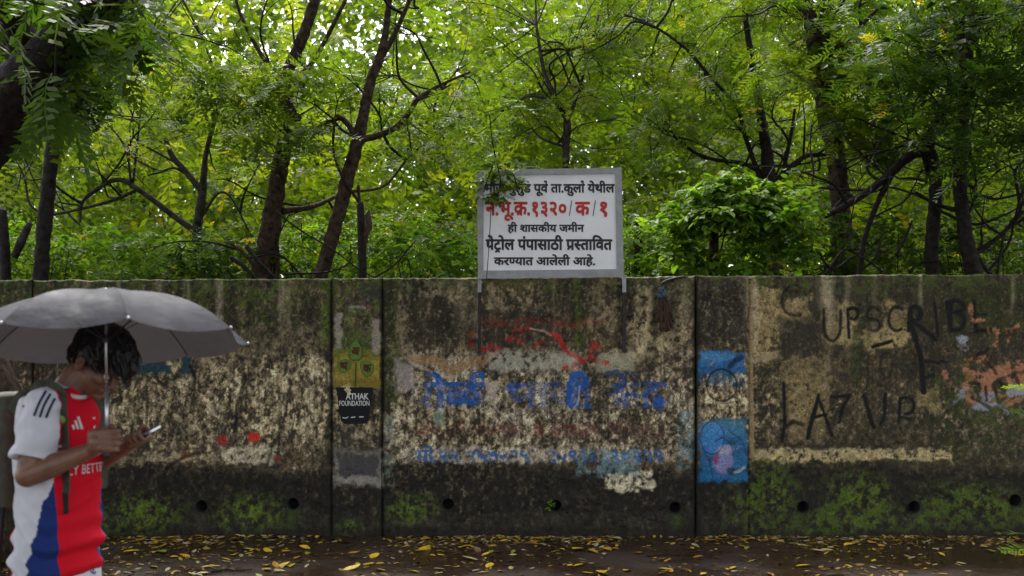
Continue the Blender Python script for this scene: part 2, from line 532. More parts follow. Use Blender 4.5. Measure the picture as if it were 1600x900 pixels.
gr = sst(.30, .70, fbm(PX/3.0, PY/4.2, 95, 3, .75))
gr2 = sst(.36, .64, fbm(PX/7.0, PY/16.0, 96, 4, .7))
gr = gr*(1-.45*right)+.22*right; gr2 = gr2*(1-.6*right)+.3*right
C *= (.62+.40*gr+.38*gr2)[..., None]
lum = C.mean(-1, keepdims=True)+1e-4
C *= (np.clip(lum/.105, .02, 4)**.34)*1.05
blend(sst(.60, .70, fbm(PX/4.5, PY/6, 97, 4, .7))*sst(760, 700, PY)*.4*(1-.5*right), (.36, .30, .21))
for xx in (518.5, 597.5, 1087.5):
    blend(np.exp(-((PX-xx+4*(n_w-.5))/6.0)**2)*.9, (.012, .011, .009))
C = np.clip(C-.002, 0, 1).astype(np.float32)*np.array((1.04, 1.0, .88), np.float32)
# ---- faded painted notice on the middle panel
wear = lambda lo, hi, s=41: sst(lo, hi, fbm(PX/8, PY/8, s, 4, .65)*.7+.3*n_md)
blend(stroke([(645, 562), (680, 563), (706, 578), (735, 565), (760, 562)], 15, 8, 3)*.75*wear(.3, .45), (.34, .20, .09))
blend(stroke([(640, 565), (660, 575), (700, 590), (712, 588)], 5, 4, 2)*.6, (.62, .48, .34))
blend(box(765, 905, 552, 578, 5, 14)*.75*wear(.3, .45), (.45, .41, .33))
blend(box(935, 990, 552, 580, 5, 14)*.8, (.42, .38, .26))
blend(box(618, 648, 565, 610, 6, 18)*.55, (.50, .43, .38))
BLUE = (.012, .10, .40); RED = (.44, .02, .018)
V, F = deva(["पोळी भाजी ", "के", "ंद", "RAKAR"], .032)
m = poly(fit(V, 636, 1042, 598, 636), F)
bw = np.ones_like(PX)
for (x0, x1, k) in ((600, 660, .25), (660, 676, .6), (676, 756, 1.0), (756, 776, .0), (776, 830, .75), (830, 885, .45), (885, 925, 1.0), (925, 960, .4), (960, 1000, .62), (1000, 1060, .8)):
    bw = np.where((PX >= x0) & (PX < x1), k, bw)
blend(m*np.clip(bw*wear(.57-.24*bw, .66-.24*bw), 0, 1)*(.55+.45*gr2), BLUE)
blend(box(690, 750, 606, 634, 3, 10)*.4*wear(.45, .55, 43), BLUE)
blend(stroke([(950, 583), (965, 580), (975, 592)], 6, 3, 1.5)*.8, (.02, .07, .22))
blend(stroke([(890, 632), (890, 600), (897, 584), (910, 584), (916, 600), (905, 610)], 9, 3, 1.5)*.85, BLUE)
blend(blob(1030, 628, 10, 9)*.8, BLUE)
blend(box(758, 776, 596, 626, 3, 8)*.9, (.50, .41, .32))
for pts in ([(765, 624), (780, 645), (800, 660), (815, 668)], [(792, 640), (805, 662)], [(905, 604), (903, 628), (895, 640)]):
    blend(stroke(pts, 2.4, 1, 1)*.7, (.5, .44, .38))
# red arched heading
for pts, wd, k in (([(752, 548), (765, 540), (775, 548)], 13, .9), ([(792, 532), (803, 520), (825, 514)], 10, .85), ([(800, 520), (806, 534), (818, 530)], 7, .6),
                ([(858, 520), (872, 528), (882, 545)], 9, .75), ([(835, 540), (850, 532)], 7, .5), ([(882, 574), (905, 566), (922, 558)], 9, .8),
                ([(925, 548), (930, 535), (938, 545)], 8, .7), ([(925, 560), (940, 566), (950, 568)], 9, .9), ([(885, 552), (900, 556), (908, 562)], 7, .7),
                ([(752, 502), (790, 506), (830, 500), (900, 508), (940, 500)], 12, .2), ([(738, 520), (735, 540)], 10, .4)):
    blend(stroke(pts, wd, 7, 2)*k*wear(.36, .52, 44), RED)
blend(stroke([(828, 514), (850, 518), (860, 524)], 2, 1, 1)*.8, (.5, .42, .35))
V, F = deva(["घरगुती जेवण व नाश्ता मिळेल"], .02)
blend(poly(fit(V, 650, 1035, 664, 680), F)*.75*wear(.44, .58, 45), (.20, .035, .03))
blend(box(640, 1040, 662, 684, 4, 12)*.3*wear(.45, .6, 46), (.16, .06, .045))
V, F = deva(["मो.२२-२५७२२९   १०९१३७९०२२२"], .03)
blend(poly(fit(V, 650, 1036, 704, 722), F)*.9*wear(.37, .52, 47), (.03, .12, .34))
blend(box(900, 1000, 702, 742, 5, 18)*.5*wear(.4, .55, 48), (.20, .36, .42))
blend(box(1060, 1084, 640, 730, 5, 16)*.55*wear(.4, .55, 49), (.18, .30, .34))
blend(box(600, 616, 650, 760, 4, 10)*.5*wear(.4, .55, 50), (.22, .27, .22))
blend(blob(686, 652, 9, 12)*.6, (.27, .36, .29))
# other scraps of colour on the left panel
blend(blob(397, 683, 10, 8, .4)*.95, (.62, .03, .02)); blend(blob(348, 688, 9, 8, .6)*.7, (.42, .03, .02))
blend(blob(292, 711, 9, 6, .6)*.8, (.14, .03, .02)); blend(blob(433, 717, 6, 6, .5)*.7, (.25, .05, .04))
blend(box(205, 268, 570, 582, 2, 6)*.95, (.012, .05, .072)); blend(box(215, 262, 556, 572, 3, 16)*.7, (.012, .05, .072)); blend(box(283, 300, 556, 584, 2, 6)*.95, (.012, .05, .072))
blend(stroke([(297, 572), (304, 588)], 5, 2, 1), BLACK)
# pier with the painted plant
blend(box(522, 594, 545, 606, 3, 8)*.92, (.30, .235, .03))
blend(box(524, 592, 590, 604, 4, 18)*.6, (.20, .12, .02))
blend(box(522, 594, 518, 560, 6, 26)*.6*wear(.3, .5, 51), (.05, .09, .012))
blend(box(524, 536, 490, 545, 3, 12)*.75, (.38, .33, .27)); blend(box(582, 594, 500, 552, 3, 12)*.75, (.38, .31, .25))
blend(box(524, 594, 705, 758, 5, 20)*.85, (.30, .27, .23)); blend(box(528, 590, 712, 744, 4, 16)*.95, (.06, .056, .058))
blend(box(524, 590, 670, 708, 8, 24)*.6, (.05, .044, .034))
blend(box(545, 570, 478, 483, 1.5, 3)*.6, (.3, .3, .28)); blend(box(560, 596, 446, 470, 3, 26)*.7, (.035, .034, .034))
# pier with the blue picture
SKYB = (.02, .15, .40)
blend(box(1091, 1165, 549, 584, 2, 10)*.92*wear(.24, .44, 55), SKYB); blend(box(1092, 1150, 552, 566, 3, 10)*.5, (.10, .30, .50))
blend(stroke([(1140, 572), (1150, 562), (1158, 558)], 9, 4, 2)*.9, (.012, .02, .04))
blend(box(1096, 1162, 576, 604, 6, 26)*.6*wear(.3, .5, 57), (.03, .12, .22))
blend(box(1092, 1168, 664, 752, 4, 14)*.92*wear(.24, .44, 55), (.015, .14, .34)); blend(box(1092, 1165, 655, 680, 6, 26)*.6, (.09, .27, .40))
blend(blob(1112, 684, 20, 26, .3)*.8, (.06, .24, .58)); blend(blob(1130, 720, 16, 22, .4)*.85, (.26, .24, .44)); blend(blob(1118, 716, 5, 10, .5)*.8, (.30, .05, .16))
blend(blob(1134, 702, 12, 7, .6)*.7, (.45, .42, .52)); blend(blob(1142, 736, 8, 7, .5)*.8, (.02, .03, .06)); blend(stroke([(1148, 738), (1162, 730)], 5, 4, 2)*.8, (.46, .42, .36))
th = np.linspace(0, 6.3, 24)
blend(stroke([(1112+19*math.cos(a), 684+26*math.sin(a)) for a in th], 1.8, 1, 1)*.7, (.01, .03, .08))
for pts in ([(1096, 700), (1108, 722), (1112, 745)], [(1138, 672), (1160, 690), (1166, 712)], [(1118, 690), (1128, 684), (1142, 694), (1146, 712)]):
    blend(stroke(pts, 2, 1, 1)*.7, (.01, .03, .09))
blend(stroke([(1127+24*math.cos(a), 602+25*math.sin(a)) for a in th], 3, 1, 1)*.92, (.010, .010, .011))
blend(stroke([(1127+20*math.cos(a), 602+20*math.sin(a)) for a in np.linspace(3.4, 6.0, 12)], 4, 2, 1)*.5, (.03, .13, .2))
for pts in ([(1128, 604), (1148, 603)], [(1138, 596), (1139, 614)]):
    blend(stroke(pts, 2, 1, 1)*.6, (.03, .02, .015))
# tan mortar line beside the pier
blend(stroke([(1173, 440), (1173, 560), (1175, 705)], 8, 3, 1.5)*.9, (.34, .24, .12)); blend(stroke([(1175, 562), (1210, 556)], 12, 8, 2)*.8, (.38, .29, .17)); blend(stroke([(1174, 712), (1200, 712)], 9, 5, 2)*.8, (.36, .28, .16))
# sprayed letters on the right panel
INK = (.006, .006, .006)
def spray(pts, wd=5, k=.9): blend(stroke(pts, wd*1.12, 2.5, 1.5)*min(1, k*1.12), INK)
def arc(cx, cy, rx, ry, a0, a1, n=12): return [(cx+rx*math.cos(R(a)), cy+ry*math.sin(R(a))) for a in np.linspace(a0, a1, n)]
spray(arc(1243, 470, 21, 24, -60, -290), 4, .75)                                   # S
spray([(1288, 482)]+arc(1301, 508, 13, 25, 180, 0)+[(1314, 486)], 4.5, .85)         # U
spray([(1327, 528), (1325, 484)]+arc(1333, 490, 8, 9, -140, 120), 5)                # B
spray(arc(1365, 492, 10, 12, -40, -200)+arc(1366, 508, 9, 9, -90, 120), 5, .75)      # S
spray(arc(1402, 498, 13, 19, -50, -300), 4.5, .85)                                  # C
spray([(1421, 515), (1423, 482)]+arc(1430, 490, 9, 11, -120, 100)+[(1424, 500), (1440, 512), (1462, 530)], 7, .95)  # R
spray([(1461, 474), (1466, 525)], 5, .9)                                           # I
spray([(1480, 472), (1486, 516)]+arc(1493, 479, 14, 9, -120, 90)+arc(1494, 502, 14, 14, -80, 120), 6)  # B
spray([(1522, 472), (1526, 516)], 6); spray([(1524, 492), (1542, 491)], 4); spray([(1526, 518), (1550, 516)], 6)  # E
spray([(1365, 542), (1394, 533)], 5); spray(arc(1386, 570, 10, 20, 0, 360), 4, .6)
spray([(1425, 510), (1440, 560), (1444, 612)], 8, .95); spray([(1445, 565), (1480, 566)], 5, .8); spray([(1445, 590), (1460, 586)], 5, .8)
spray([(1225, 600), (1227, 660), (1222, 690)], 5); spray([(1222, 672), (1240, 658), (1254, 664)], 5, .8)     # L
spray([(1262, 684), (1274, 640), (1279, 618)], 6); spray([(1279, 622), (1290, 650), (1300, 680)], 5); spray([(1268, 654), (1292, 648)], 5)  # A
spray([(1300, 620), (1328, 618), (1318, 636), (1312, 660)], 5)                     # Z
spray([(1351, 618), (1358, 645), (1366, 668)], 6); spray([(1384, 616), (1383, 650), (1376, 664)], 5)          # U
spray([(1407, 622), (1405, 660)], 5); spray(arc(1415, 634, 14, 13, -120, 90), 5); spray([(1408, 652), (1424, 654)], 4, .8)  # R
SAL = (.46, .20, .105); LIL = (.36, .36, .42)
for pts, wd in ((arc(1524, 608, 15, 22, 0, 360), 12), (arc(1528, 575, 20, 15, 120, 330), 12), ([(1540, 590), (1562, 580), (1590, 572), (1640, 565)], 20), ([(1545, 620), (1575, 628), (1600, 612)], 18), (arc(1563, 605, 18, 20, 0, 360), 10), ([(1590, 590), (1620, 600)], 16),
                ([(1516, 476), (1520, 500), (1540, 500), (1545, 520)], 4), ([(1556, 540), (1560, 520), (1572, 512), (1576, 534), (1582, 515), (1594, 505), (1620, 505)], 5), ([(1555, 516), (1590, 512)], 4), ([(1478, 585), (1482, 600)], 8)):
    blend(stroke(pts, wd, 11, 2)*.92*wear(.36, .50, 52), SAL)
for b in ((1520, 1575, 624, 645), (1500, 1510, 606, 622), (1530, 1560, 612, 632), (1496, 1512, 528, 542), (1572, 1620, 600, 622)):
    blend(box(*b, 3, 22)*.9*wear(.33, .46, 53), LIL)
for pts in ([(1540, 605), (1542, 625)], [(1556, 612), (1560, 630), (1572, 622)], [(1522, 560), (1545, 545)], [(1515, 598), (1530, 600)]):
    spray(pts, 4, .8)
HOLES = [(150, 790), (315, 791), (458, 787), (700, 788), (868, 790), (1055, 793), (1255, 792), (1428, 792), (1586, 782)]
for k, (hx, hy) in enumerate(HOLES):
    blend(blob(hx+(k % 3-1)*3, hy-1, 15, 13, 1.0, .4)*.6, (.016, .014, .011))
    blend(np.exp(-((PX-hx-3*np.sin(PY/9+k))/(4+k % 3*2))**2)*sst(hy, hy+8, PY)*sst(hy+48, hy+20, PY)*.65, ((.012, .011, .009), (.05, .045, .03), (.05, .075, .012))[k % 3])
moss(sst(475, 432, PY+60*(n_st-.5)), .7, (.075, .105, .016), .46, .60)
# rust under the hanging rag, lime runs, splashes from the road
blend(sst(.58, .68, fbm(PX/5, PY/60, 71, 3))*.0, (.36, .33, .27))
blend(sst(826, 846, PY+10*(n_w-.5))*.6, (.035, .022, .014))
for pts in ([(1512, 560), (1530, 552)], [(1548, 568), (1556, 584)], [(1585, 585), (1592, 600)], [(1518, 622), (1535, 630), (1550, 640)], [(1562, 596), (1570, 606)]):
    spray(pts, 5, .7)
moss(blob(1560, 640, 40, 30, .9, .6)+blob(1505, 590, 14, 30, .9, .6), .7, (.06, .09, .013), .45, .6)
C *= (.80+.4*n_sp)[..., None]
C = np.clip(C, .004, .8)

def sample(px, py):
    i = np.clip(((px-GX0)/STEP+.5).astype(int), 0, W_-1); j = np.clip(((py-GY0)/STEP+.5).astype(int), 0, H_-1)
    return C[j, i], n_sp[j, i], n_md[j, i], n_w[j, i]

WALLM = colmat("stained_plaster", rough=.72, spec=.3, nscale=70, namp=.5, bump=.9, bdist=.008)
HOLES = [(150, 790), (315, 791), (458, 787), (700, 788), (868, 790), (1055, 793), (1255, 792), (1428, 792), (1586, 782)]
wall = empty("boundary_wall", (0, YW, 0))
tag(wall, "long stained concrete boundary wall covered in moss, faded paint and graffiti", "wall")
def top_row(px):
    return 440.5-10.0*np.clip(px/1600.0, -.4, 1.4)
def wall_piece(name, x0, x1, proud, depth, step, seed, label=None):
    """front face from below the road to the top edge, then over the top and down the back"""
    xs = np.linspace(x0, x1, int((x1-x0)/step)+1)
    nz = int(402/step)
    t = np.linspace(0, 1, nz)
    Xp, T = np.meshgrid(xs, t)
    Yt = top_row(Xp)+5*(fbm(Xp/25, Xp*0+seed, 8, 3)-.5)
    Yp = 843+(Yt-843)*T
    col, sp, md, nw = sample(Xp, Yp)
    rel = .006*(sp-.5)+.012*(md-.5)+.004*(nw-.5)+.006*sst(.10, .24, col.mean(-1))
    chip = sst(.60, .68, fbm(Xp/20, Yp/20, 77, 4, .6))*.007
    Yw = YW-proud-rel+chip
    edge = np.minimum(Xp-x0, x1-Xp)
    Yw = Yw+.012*sst(4, 0, edge+2*(nw-.5))
    keep = np.ones((nz-1, len(xs)-1), bool)
    XC = .5*(Xp[:-1, :-1]+Xp[1:, 1:]); YC = .5*(Yp[:-1, :-1]+Yp[1:, 1:])
    for hx, hy in HOLES:
        if x0 < hx < x1:
            rad = 9.2
            d = np.hypot(Xp-hx, Yp-hy); near = np.abs(d-rad) < step*.75
            k = np.where(near, rad/np.maximum(d, .1), 1.0)
            Xp = hx+(Xp-hx)*k; Yp = hy+(Yp-hy)*k
            keep &= np.hypot(XC-hx, YC-hy) > rad-.2
    V = np.stack((wx(Xp), Yw, wz(Yp)), -1)
    rows = [V]; cols = [col]
    last = V[-1]; lc = col[-1]
    for k, (dy, dz) in enumerate(((.006, .006), (.02, .012), (.06, .014), (.12, .016), (.19, .012), (depth, -.004), (depth+.004, -.05), (depth+.004, -1.0), (depth+.004, -2.4))):
        r = last.copy()
        r[:, 1] = YW-proud+dy; r[:, 2] = last[:, 2]+dz+.012*(fbm(xs/9, xs*0+k*1.7, 9, 3)-.5)*(k < 6)
        rows.append(r[None]); cols.append((lc*(.7+.6*vn(xs/5, xs*0+k, 3))[:, None])[None])
    A = np.concatenate(rows); CC = np.concatenate(cols)
    ny, nx = A.shape[:2]
    K = np.concatenate([keep, np.ones((ny-1-keep.shape[0], nx-1), bool)])
    i = (np.arange(ny-1)[:, None]*nx+np.arange(nx-1)[None])[K]
    F = np.stack((i, i+1, i+nx+1, i+nx), 1)
    Vv = A.reshape(-1, 3)
    # close the two ends
    n0 = len(Vv)
    ends = []
    zb = wz(843)
    for xi in (0, nx-1):
        zt = A[nz-1, xi, 2]; xx = A[nz-1, xi, 0]
        ends += [(xx, YW-proud+.012, zb), (xx, YW-proud+depth, zb), (xx, YW-proud+depth, zt), (xx, YW-proud+.012, zt)]
    Vv = np.vstack((Vv, ends)); CC = np.vstack((CC.reshape(-1, 3), np.full((8, 3), .03)))
    F = np.vstack((F, [[n0, n0+3, n0+2, n0+1], [n0+4, n0+5, n0+6, n0+7]]))
    o = link(name, mesh_np(name, Vv, F, CC, True), WALLM, wall)
    if label: o["label"] = label
    return o
wall_piece("wall_panel", -600, -30, .0, .2, 6, 1)
wall_piece("wall_panel", 50.3, 518.5, .0, .2, 1.3, 2, "grey brown wall panel with mossy top and pale speckled plaster")
wall_piece("wall_panel", 597.0, 1086.5, .0, .2, 1.3, 3, "wall panel carrying faded blue and red painted Devanagari notice")
wall_piece("wall_panel", 1169.5, 1657, .0, .2, 1.3, 4, "dark olive wall panel with black and salmon sprayed graffiti")
wall_piece("wall_panel", 1738, 2200, .0, .2, 6, 5)
wall_piece("pier", -29.6, 50, .022, .26, 2.0, 6)
wall_piece("pier", 519.6, 596.2, .022, .26, 1.3, 7, "pier painted with a plant in a black pot on yellow")
wall_piece("pier", 1088.6, 1168.6, .022, .26, 1.3, 8, "pier with patches of bright blue picture paint and black ring")
wall_piece("pier", 1657.6, 1737.4, .022, .26, 4, 9)
PIPE = plain("weep_hole_lining", (.012, .011, .010), .9, var=.5, scale=60, bump=.4)
for hx, hy in HOLES:
    c = np.array((wx(hx), YW, wz(hy)))
    mb = MB(); n = 22; rr = 9.35/180
    vs = []
    for (y, r) in ((-.003, rr*1.10), (-.006, rr*1.05), (-.004, rr*.99), (.02, rr*.94), (.17, rr*.9), (.172, .002)):
        vs += [c+np.array((r*math.cos(2*math.pi*k/n), y, r*math.sin(2*math.pi*k/n))) for k in range(n)]
    fs = [(i*n+k, i*n+(k+1) % n, (i+1)*n+(k+1) % n, (i+1)*n+k) for i in range(5) for k in range(n)]
    mb.add(vs, fs).build("weep_hole", PIPE, wall, True)

# painted plant in a pot on the pier: crisp enough to be shapes of its own
YP = YW-.022-.0085
def flat(name, V2, F, mat, y, parent, layers=1):
    lay = np.repeat(np.arange(layers), len(V2)//layers)*.0003
    V = np.stack((wx(V2[:, 0]), y-lay, wz(V2[:, 1])), 1)
    return link(name, mesh_np(name, V, F), mat, parent)
def paintmat(name, c, wear=.5):
    """thin old paint: colour broken by grime"""
    m, t, p = newmat(name)
    tc = t.nodes.new("ShaderNodeTexCoord"); n = t.nodes.new("ShaderNodeTexNoise"); n.inputs["Scale"].default_value = 26; n.inputs["Detail"].default_value = 8; n.inputs["Roughness"].default_value = .7
    t.links.new(tc.outputs["Object"], n.inputs["Vector"])
    r = t.nodes.new("ShaderNodeValToRGB"); e = r.color_ramp.elements
    e[0].position, e[0].color = .34, (.05, .043, .03, 1)
    e[1].position, e[1].color = .34+.22*wear, tuple(c)+(1,)
    k = e.new(.75); k.color = tuple(x*.75 for x in c)+(1,)
    t.links.new(n.outputs["Fac"], r.inputs["Fac"]); t.links.new(r.outputs["Color"], p.inputs["Base Color"])
    p.inputs["Roughness"].default_value = .75; p.inputs["Specular IOR Level"].default_value = .25
    return m
def fan(pts):
    P = np.array(pts, float); n = len(P)
    V = np.vstack((P, P.mean(0))); F = np.array([(k, (k+1) % n, n) for k in range(n)])
    return V, F
pot = flat("painted_pot", *fan([(525.5, 605), (584, 605), (582.5, 614), (576.5, 657), (571, 661.5), (539, 662), (533.5, 657), (527.5, 614)]), paintmat("black_pot_paint", (.010, .010, .012), .2), YP, wall)
GL = paintmat("green_leaf_paint", (.12, .22, .03), .6); GL2 = paintmat("dark_green_paint", (.03, .10, .012), .4)
BR = paintmat("maroon_paint", (.09, .022, .012), .55)
def leafshape(cx, cy, rx, ry, rot, n=18):
    out = []
    for k in range(n):
        a = 2*math.pi*k/n
        x = rx*math.sin(a)*(1-.25*math.cos(a)); y = -ry*math.cos(a)
        if abs(math.sin(a)) < .3 and math.cos(a) > 0: y *= 1.12
        c, s = math.cos(rot), math.sin(rot)
        out.append((cx+x*c-y*s, cy+x*s+y*c))
    return out
flat("painted_stem", *thick2d([(556, 604), (556.5, 585), (557, 566)], 2.4), GL2, YP-.001, wall)
for (cx, cy, rx, ry, rot, g) in ((556.5, 548, 9.5, 15, 0, "\u0905"), (538.5, 571, 10, 9.5, -1.0, "\u0925"), (574.5, 575, 12, 9.5, 1.15, "\u0915")):
    flat("painted_leaf", *fan(leafshape(cx, cy, rx+.8, ry+.8, rot)), GL2, YP-.0015, wall)
    flat("painted_leaf", *fan(leafshape(cx, cy, rx, ry, rot)), GL, YP-.0035, wall)
    V, F = deva([g], .05)
    flat("painted_letter", fit(V, cx-6.5, cx+6.5, cy-5, cy+6), F, BR, YP-.0065, wall, 5)
WHT = paintmat("white_letter_paint", (.62, .62, .6), .3)
for s, x0, x1, yh, yb, b in (("ATHAK", 541, 577, 614.5, 623.5, .03), ("FOUNDATION", 531, 578, 626, 633.5, .022)):
    bm = text2d(s, b); V, F = bm_arr(bm); bm.free()
    o = flat("lettering", fit(V, x0, x1, yh, yb, .684), F, WHT, YP-.003, wall)
for pts in ([(536, 652), (541, 653), (545, 651)], [(549, 652), (556, 651)], [(562, 651), (569, 651)]):
    flat("lettering", *thick2d(pts, 1.6), WHT, YP-.003, wall)

# ------------------------------------------------------------------ sign on two posts strapped to the wall
sign = empty("signboard", (wx(860), YW-.06, wz(435)))
tag(sign, "white hand lettered Devanagari signboard in grey frame on posts above the wall", "sign")
YS = YW-.085
SPX = FPX/YS
def sx(px): return (px-800)/SPX
def sz(py): return CAMZ-(py-HOR)/SPX
GREY = plain("grey_painted_frame", (.30, .305, .325), .5, var=.18, scale=14, bump=.15)
WHITE = plain("white_enamel", (.84, .84, .88), .45, var=.07, scale=5)
def plate(corners, y0, y1):
    P = [(sx(x), y, sz(z)) for y in (y0, y1) for x, z in corners]
    return MB().add(P, [(3, 2, 1, 0), (4, 5, 6, 7)]+[(k, (k+1) % 4, 4+(k+1) % 4, 4+k) for k in range(4)])
plate([(749, 269), (968, 266), (970, 430), (750, 432)], YS+.002, YS+.02).build("panel", WHITE, sign)
outer = [(745, 266), (971, 262), (974.5, 432.5), (747, 435.5)]
inner = [(755.5, 274.5), (961, 271.5), (963.5, 420.5), (755.5, 423)]
for k in range(4):
    q = [outer[k], outer[(k+1) % 4], inner[(k+1) % 4], inner[k]]
    plate(q, YS-.012, YS+.026).build("frame_rail", GREY, sign)
INKM = plain("black_sign_paint", (.012, .012, .016), .5, var=.3, scale=40)
REDM = plain("red_sign_paint", (.50, .012, .012), .5, var=.2, scale=30)
SLM = plain("grey_sign_paint", (.10, .10, .11), .5, var=.2, scale=30)
LINES = ((["मौजे मुलुंड पू", "व", "REPH", " ता.कु", "ला", "REPH", " येथील"], 757.5, 960.5, 288.0, 300.5, INKM, .036),
         (["ही शासकीय जमीन"], 793, 913, 351.5, 362, INKM, .034),
         (["पे", "ट", "CARET", "ो", "ल पंपासाठी ", "प", "RAKAR", "HALFस", "ता", "ि", "वत"], 758.5, 957, 374.5, 390, INKM, .038),
         (["कर", "HALFण", "यात आलेली आहे."], 771.5, 930, 402.5, 414, INKM, .036))
def letters(V, F, mat, name="lettering"):
    lay = np.repeat(np.arange(5), len(V)//5)*.0003 if len(V) % 5 == 0 else np.zeros(len(V))
    P = np.stack((sx(V[:, 0]), YS-.0005-lay, sz(V[:, 1])), 1)
    return link(name, mesh_np(name, P, F), mat, sign)
for tk, x0, x1, yh, yb, mat, b in LINES:
    V, F = deva(tk, b); letters(fit(V, x0, x1, yh, yb), F, mat)
for tk, x0, x1 in ((["न.भू.", "क", "RAKAR", ".१३२०"], 758.5, 885), (["क"], 898.5, 922), (["१"], 937.5, 949)):
    V, F = deva(tk, .032); letters(fit(V, x0, x1, 316, 336), F, REDM)
for x in (889, 926):
    letters(*thick2d([(x+4.5, 313), (x+.5, 337.5)], 1.4), SLM)
POST = plain("rusty_dark_steel", (.025, .021, .019), .65, metal=.3, var=.5, scale=40, bump=.3)
PALE = plain("pale_painted_steel", (.33, .33, .34), .5, var=.2, scale=25)
for px, b in ((749.5, 552), (974.5, 551)):
    x = wx(px)
    MB().box(x-.013, x+.013, YW-.050, YW-.022, wz(b), wz(456)).build("post", POST, sign)
    MB().box(x-.016, x+.016, YW-.0545, YW-.0225, wz(457), wz(430)).build("post_head", PALE, sign)
    x -= .05 if px > 900 else -.03
    MB().box(x-.012, x+.012, YW-.048, YW-.024, wz(429), wz(280)).build("post", POST, sign)
for x0, x1, py in ((963, 973, 446), (975.5, 990, 492), (965, 974, 540), (738, 749, 531)):
    MB().box(wx(x0), wx(x1), YW-.045, YW+.004, wz(py+2), wz(py-1.5)).build("bracket", POST, sign)
# ------------------------------------------------------------------ leaves, fronds, trees
def kite(p, d, n, L, wd, back=.42):
    """one leaflet as a quad from p along d, lying across n"""
    s = np.cross(n, d); s /= np.linalg.norm(s)+1e-9
    return [p, p+d*L*back+s*wd/2, p+d*L, p+d*L*back-s*wd/2]
def frond_template(pairs, plen, pw, ang=62, droop=.35, alt=0, wig=0, seed=0):
    rg = random.Random(seed); V = []
    def pos(x): return np.array((x, 0, .12*x-droop*x*x))
    w_ = .012
    segs = 3
    for i in range(segs):
        a, b = pos(i/segs), pos((i+1)/segs)
        V += [a+(0, w_, 0), a-(0, w_, 0), b-(0, w_*.6, 0), b+(0, w_*.6, 0)]
    for i in range(pairs):
        x = .14+.84*i/(pairs-1)
        prof = math.sin(math.pi*min(1, .22+.7*(x)))**.6
        for s in (-1, 1):
            a = R(ang-18*x+rg.uniform(-8, 8))
            up = rg.uniform(-.25, .12)
            d = np.array((math.cos(a), s*math.sin(a), up)); d /= np.linalg.norm(d)
            n = np.array((rg.uniform(-.2, .2), rg.uniform(-.25, .25)-s*.2, 1.0))
            V += kite(pos(min(1, x+alt*s)), d, n, plen*prof*rg.uniform(.85, 1.1), pw*rg.uniform(.85, 1.15))
    return np.array(V, np.float32)
def bipinnate_template(pairs=6, lp=7, seed=1):
    rg = random.Random(seed); V = []
    def pos(x): return np.array((x, 0, .1*x-.4*x*x))
    a, b = pos(0), pos(.5); c = pos(1)
    V += [a+(0, .01, 0), a-(0, .01, 0), b-(0, .008, 0), b+(0, .008, 0)]
    V += [b+(0, .008, 0), b-(0, .008, 0), c-(0, .004, 0), c+(0, .004, 0)]
    for i in range(pairs):
        x = .25+.74*i/(pairs-1)
        for s in (-1, 1):
            aa = R(58-16*x)
            d = np.array((math.cos(aa), s*math.sin(aa), rg.uniform(-.3, .0))); d /= np.linalg.norm(d)
            L = .42*math.sin(math.pi*(.3+.5*x)); p0 = pos(x)
            sd_ = np.cross((0, 0, 1), d)
            for k in range(lp):
                q = p0+d*L*(k+.6)/lp+np.array((0, 0, -.15*((k+.6)/lp)**2*L))
                for s2 in (-1, 1):
                    e = d*.55+sd_*s2*.83+np.array((0, 0, rg.uniform(-.25, .1))); e /= np.linalg.norm(e)
                    V += kite(q, e, np.array((0, 0, 1.0)), .085, .032)
    return np.array(V, np.float32)
def broad_template(n=5, seed=0, Ls=(.35, .6)):
    """a spray of broad folded leaves on a short twig"""
    rg = random.Random(seed); V = []
    for i in range(n):
        t = (i+1)/n; p = np.array((t*.6, 0, -.1*t*t))
        a = rg.uniform(-1.6, 1.6); d = np.array((math.cos(a)*.8, math.sin(a), rg.uniform(-.55, .15))); d /= np.linalg.norm(d)
        L = rg.uniform(*Ls); s = np.cross((0, 0, 1.0), d); s /= np.linalg.norm(s)
        up = np.cross(d, s); wd = L*.36
        q = p+d*.06
        m1 = q+d*L*.3+s*wd+up*.07*L; m2 = q+d*L*.68+s*wd*.75+up*.03*L; tip = q+d*L-up*.12*L
        k1 = q+d*L*.3-s*wd+up*.07*L; k2 = q+d*L*.68-s*wd*.75+up*.03*L
        V += [q, m1, m2, tip, q, tip, k2, k1]
    return np.array(V, np.float32)
FR = [frond_template(8, .36, .085, seed=s, droop=.3+.1*s) for s in range(3)]       # feathery
def spray_template(n=11, L=.26, seed=0):
    rg = random.Random(seed+50); V = []
    for i in range(n):
        p = np.array((rg.uniform(0, 1), rg.uniform(-.35, .35), rg.uniform(-.22, .22)))
        d = np.array((rg.uniform(-.3, 1), rg.uniform(-1, 1), rg.uniform(-.9, .3))); d /= np.linalg.norm(d)
        nn = np.array((rg.uniform(-1, 1), rg.uniform(-1, 1), rg.uniform(.1, 1)))
        q = L*rg.uniform(.6, 1.2); V += kite(p, d, nn, q, q*rg.uniform(.42, .6), .45)
    return np.array(V, np.float32)
SPR = [spray_template(11, .24, s) for s in range(4)]
FRF = [frond_template(6, .40, .13, seed=s+5, droop=.4) for s in range(2)]          # coarser, for the distance
BI = [bipinnate_template(6, 7, s) for s in range(2)]
BD = [broad_template(5, s) for s in range(4)]
LM = leafmat("leaf"); LMD = leafmat("leaf_glossy", .4, .5, .22)

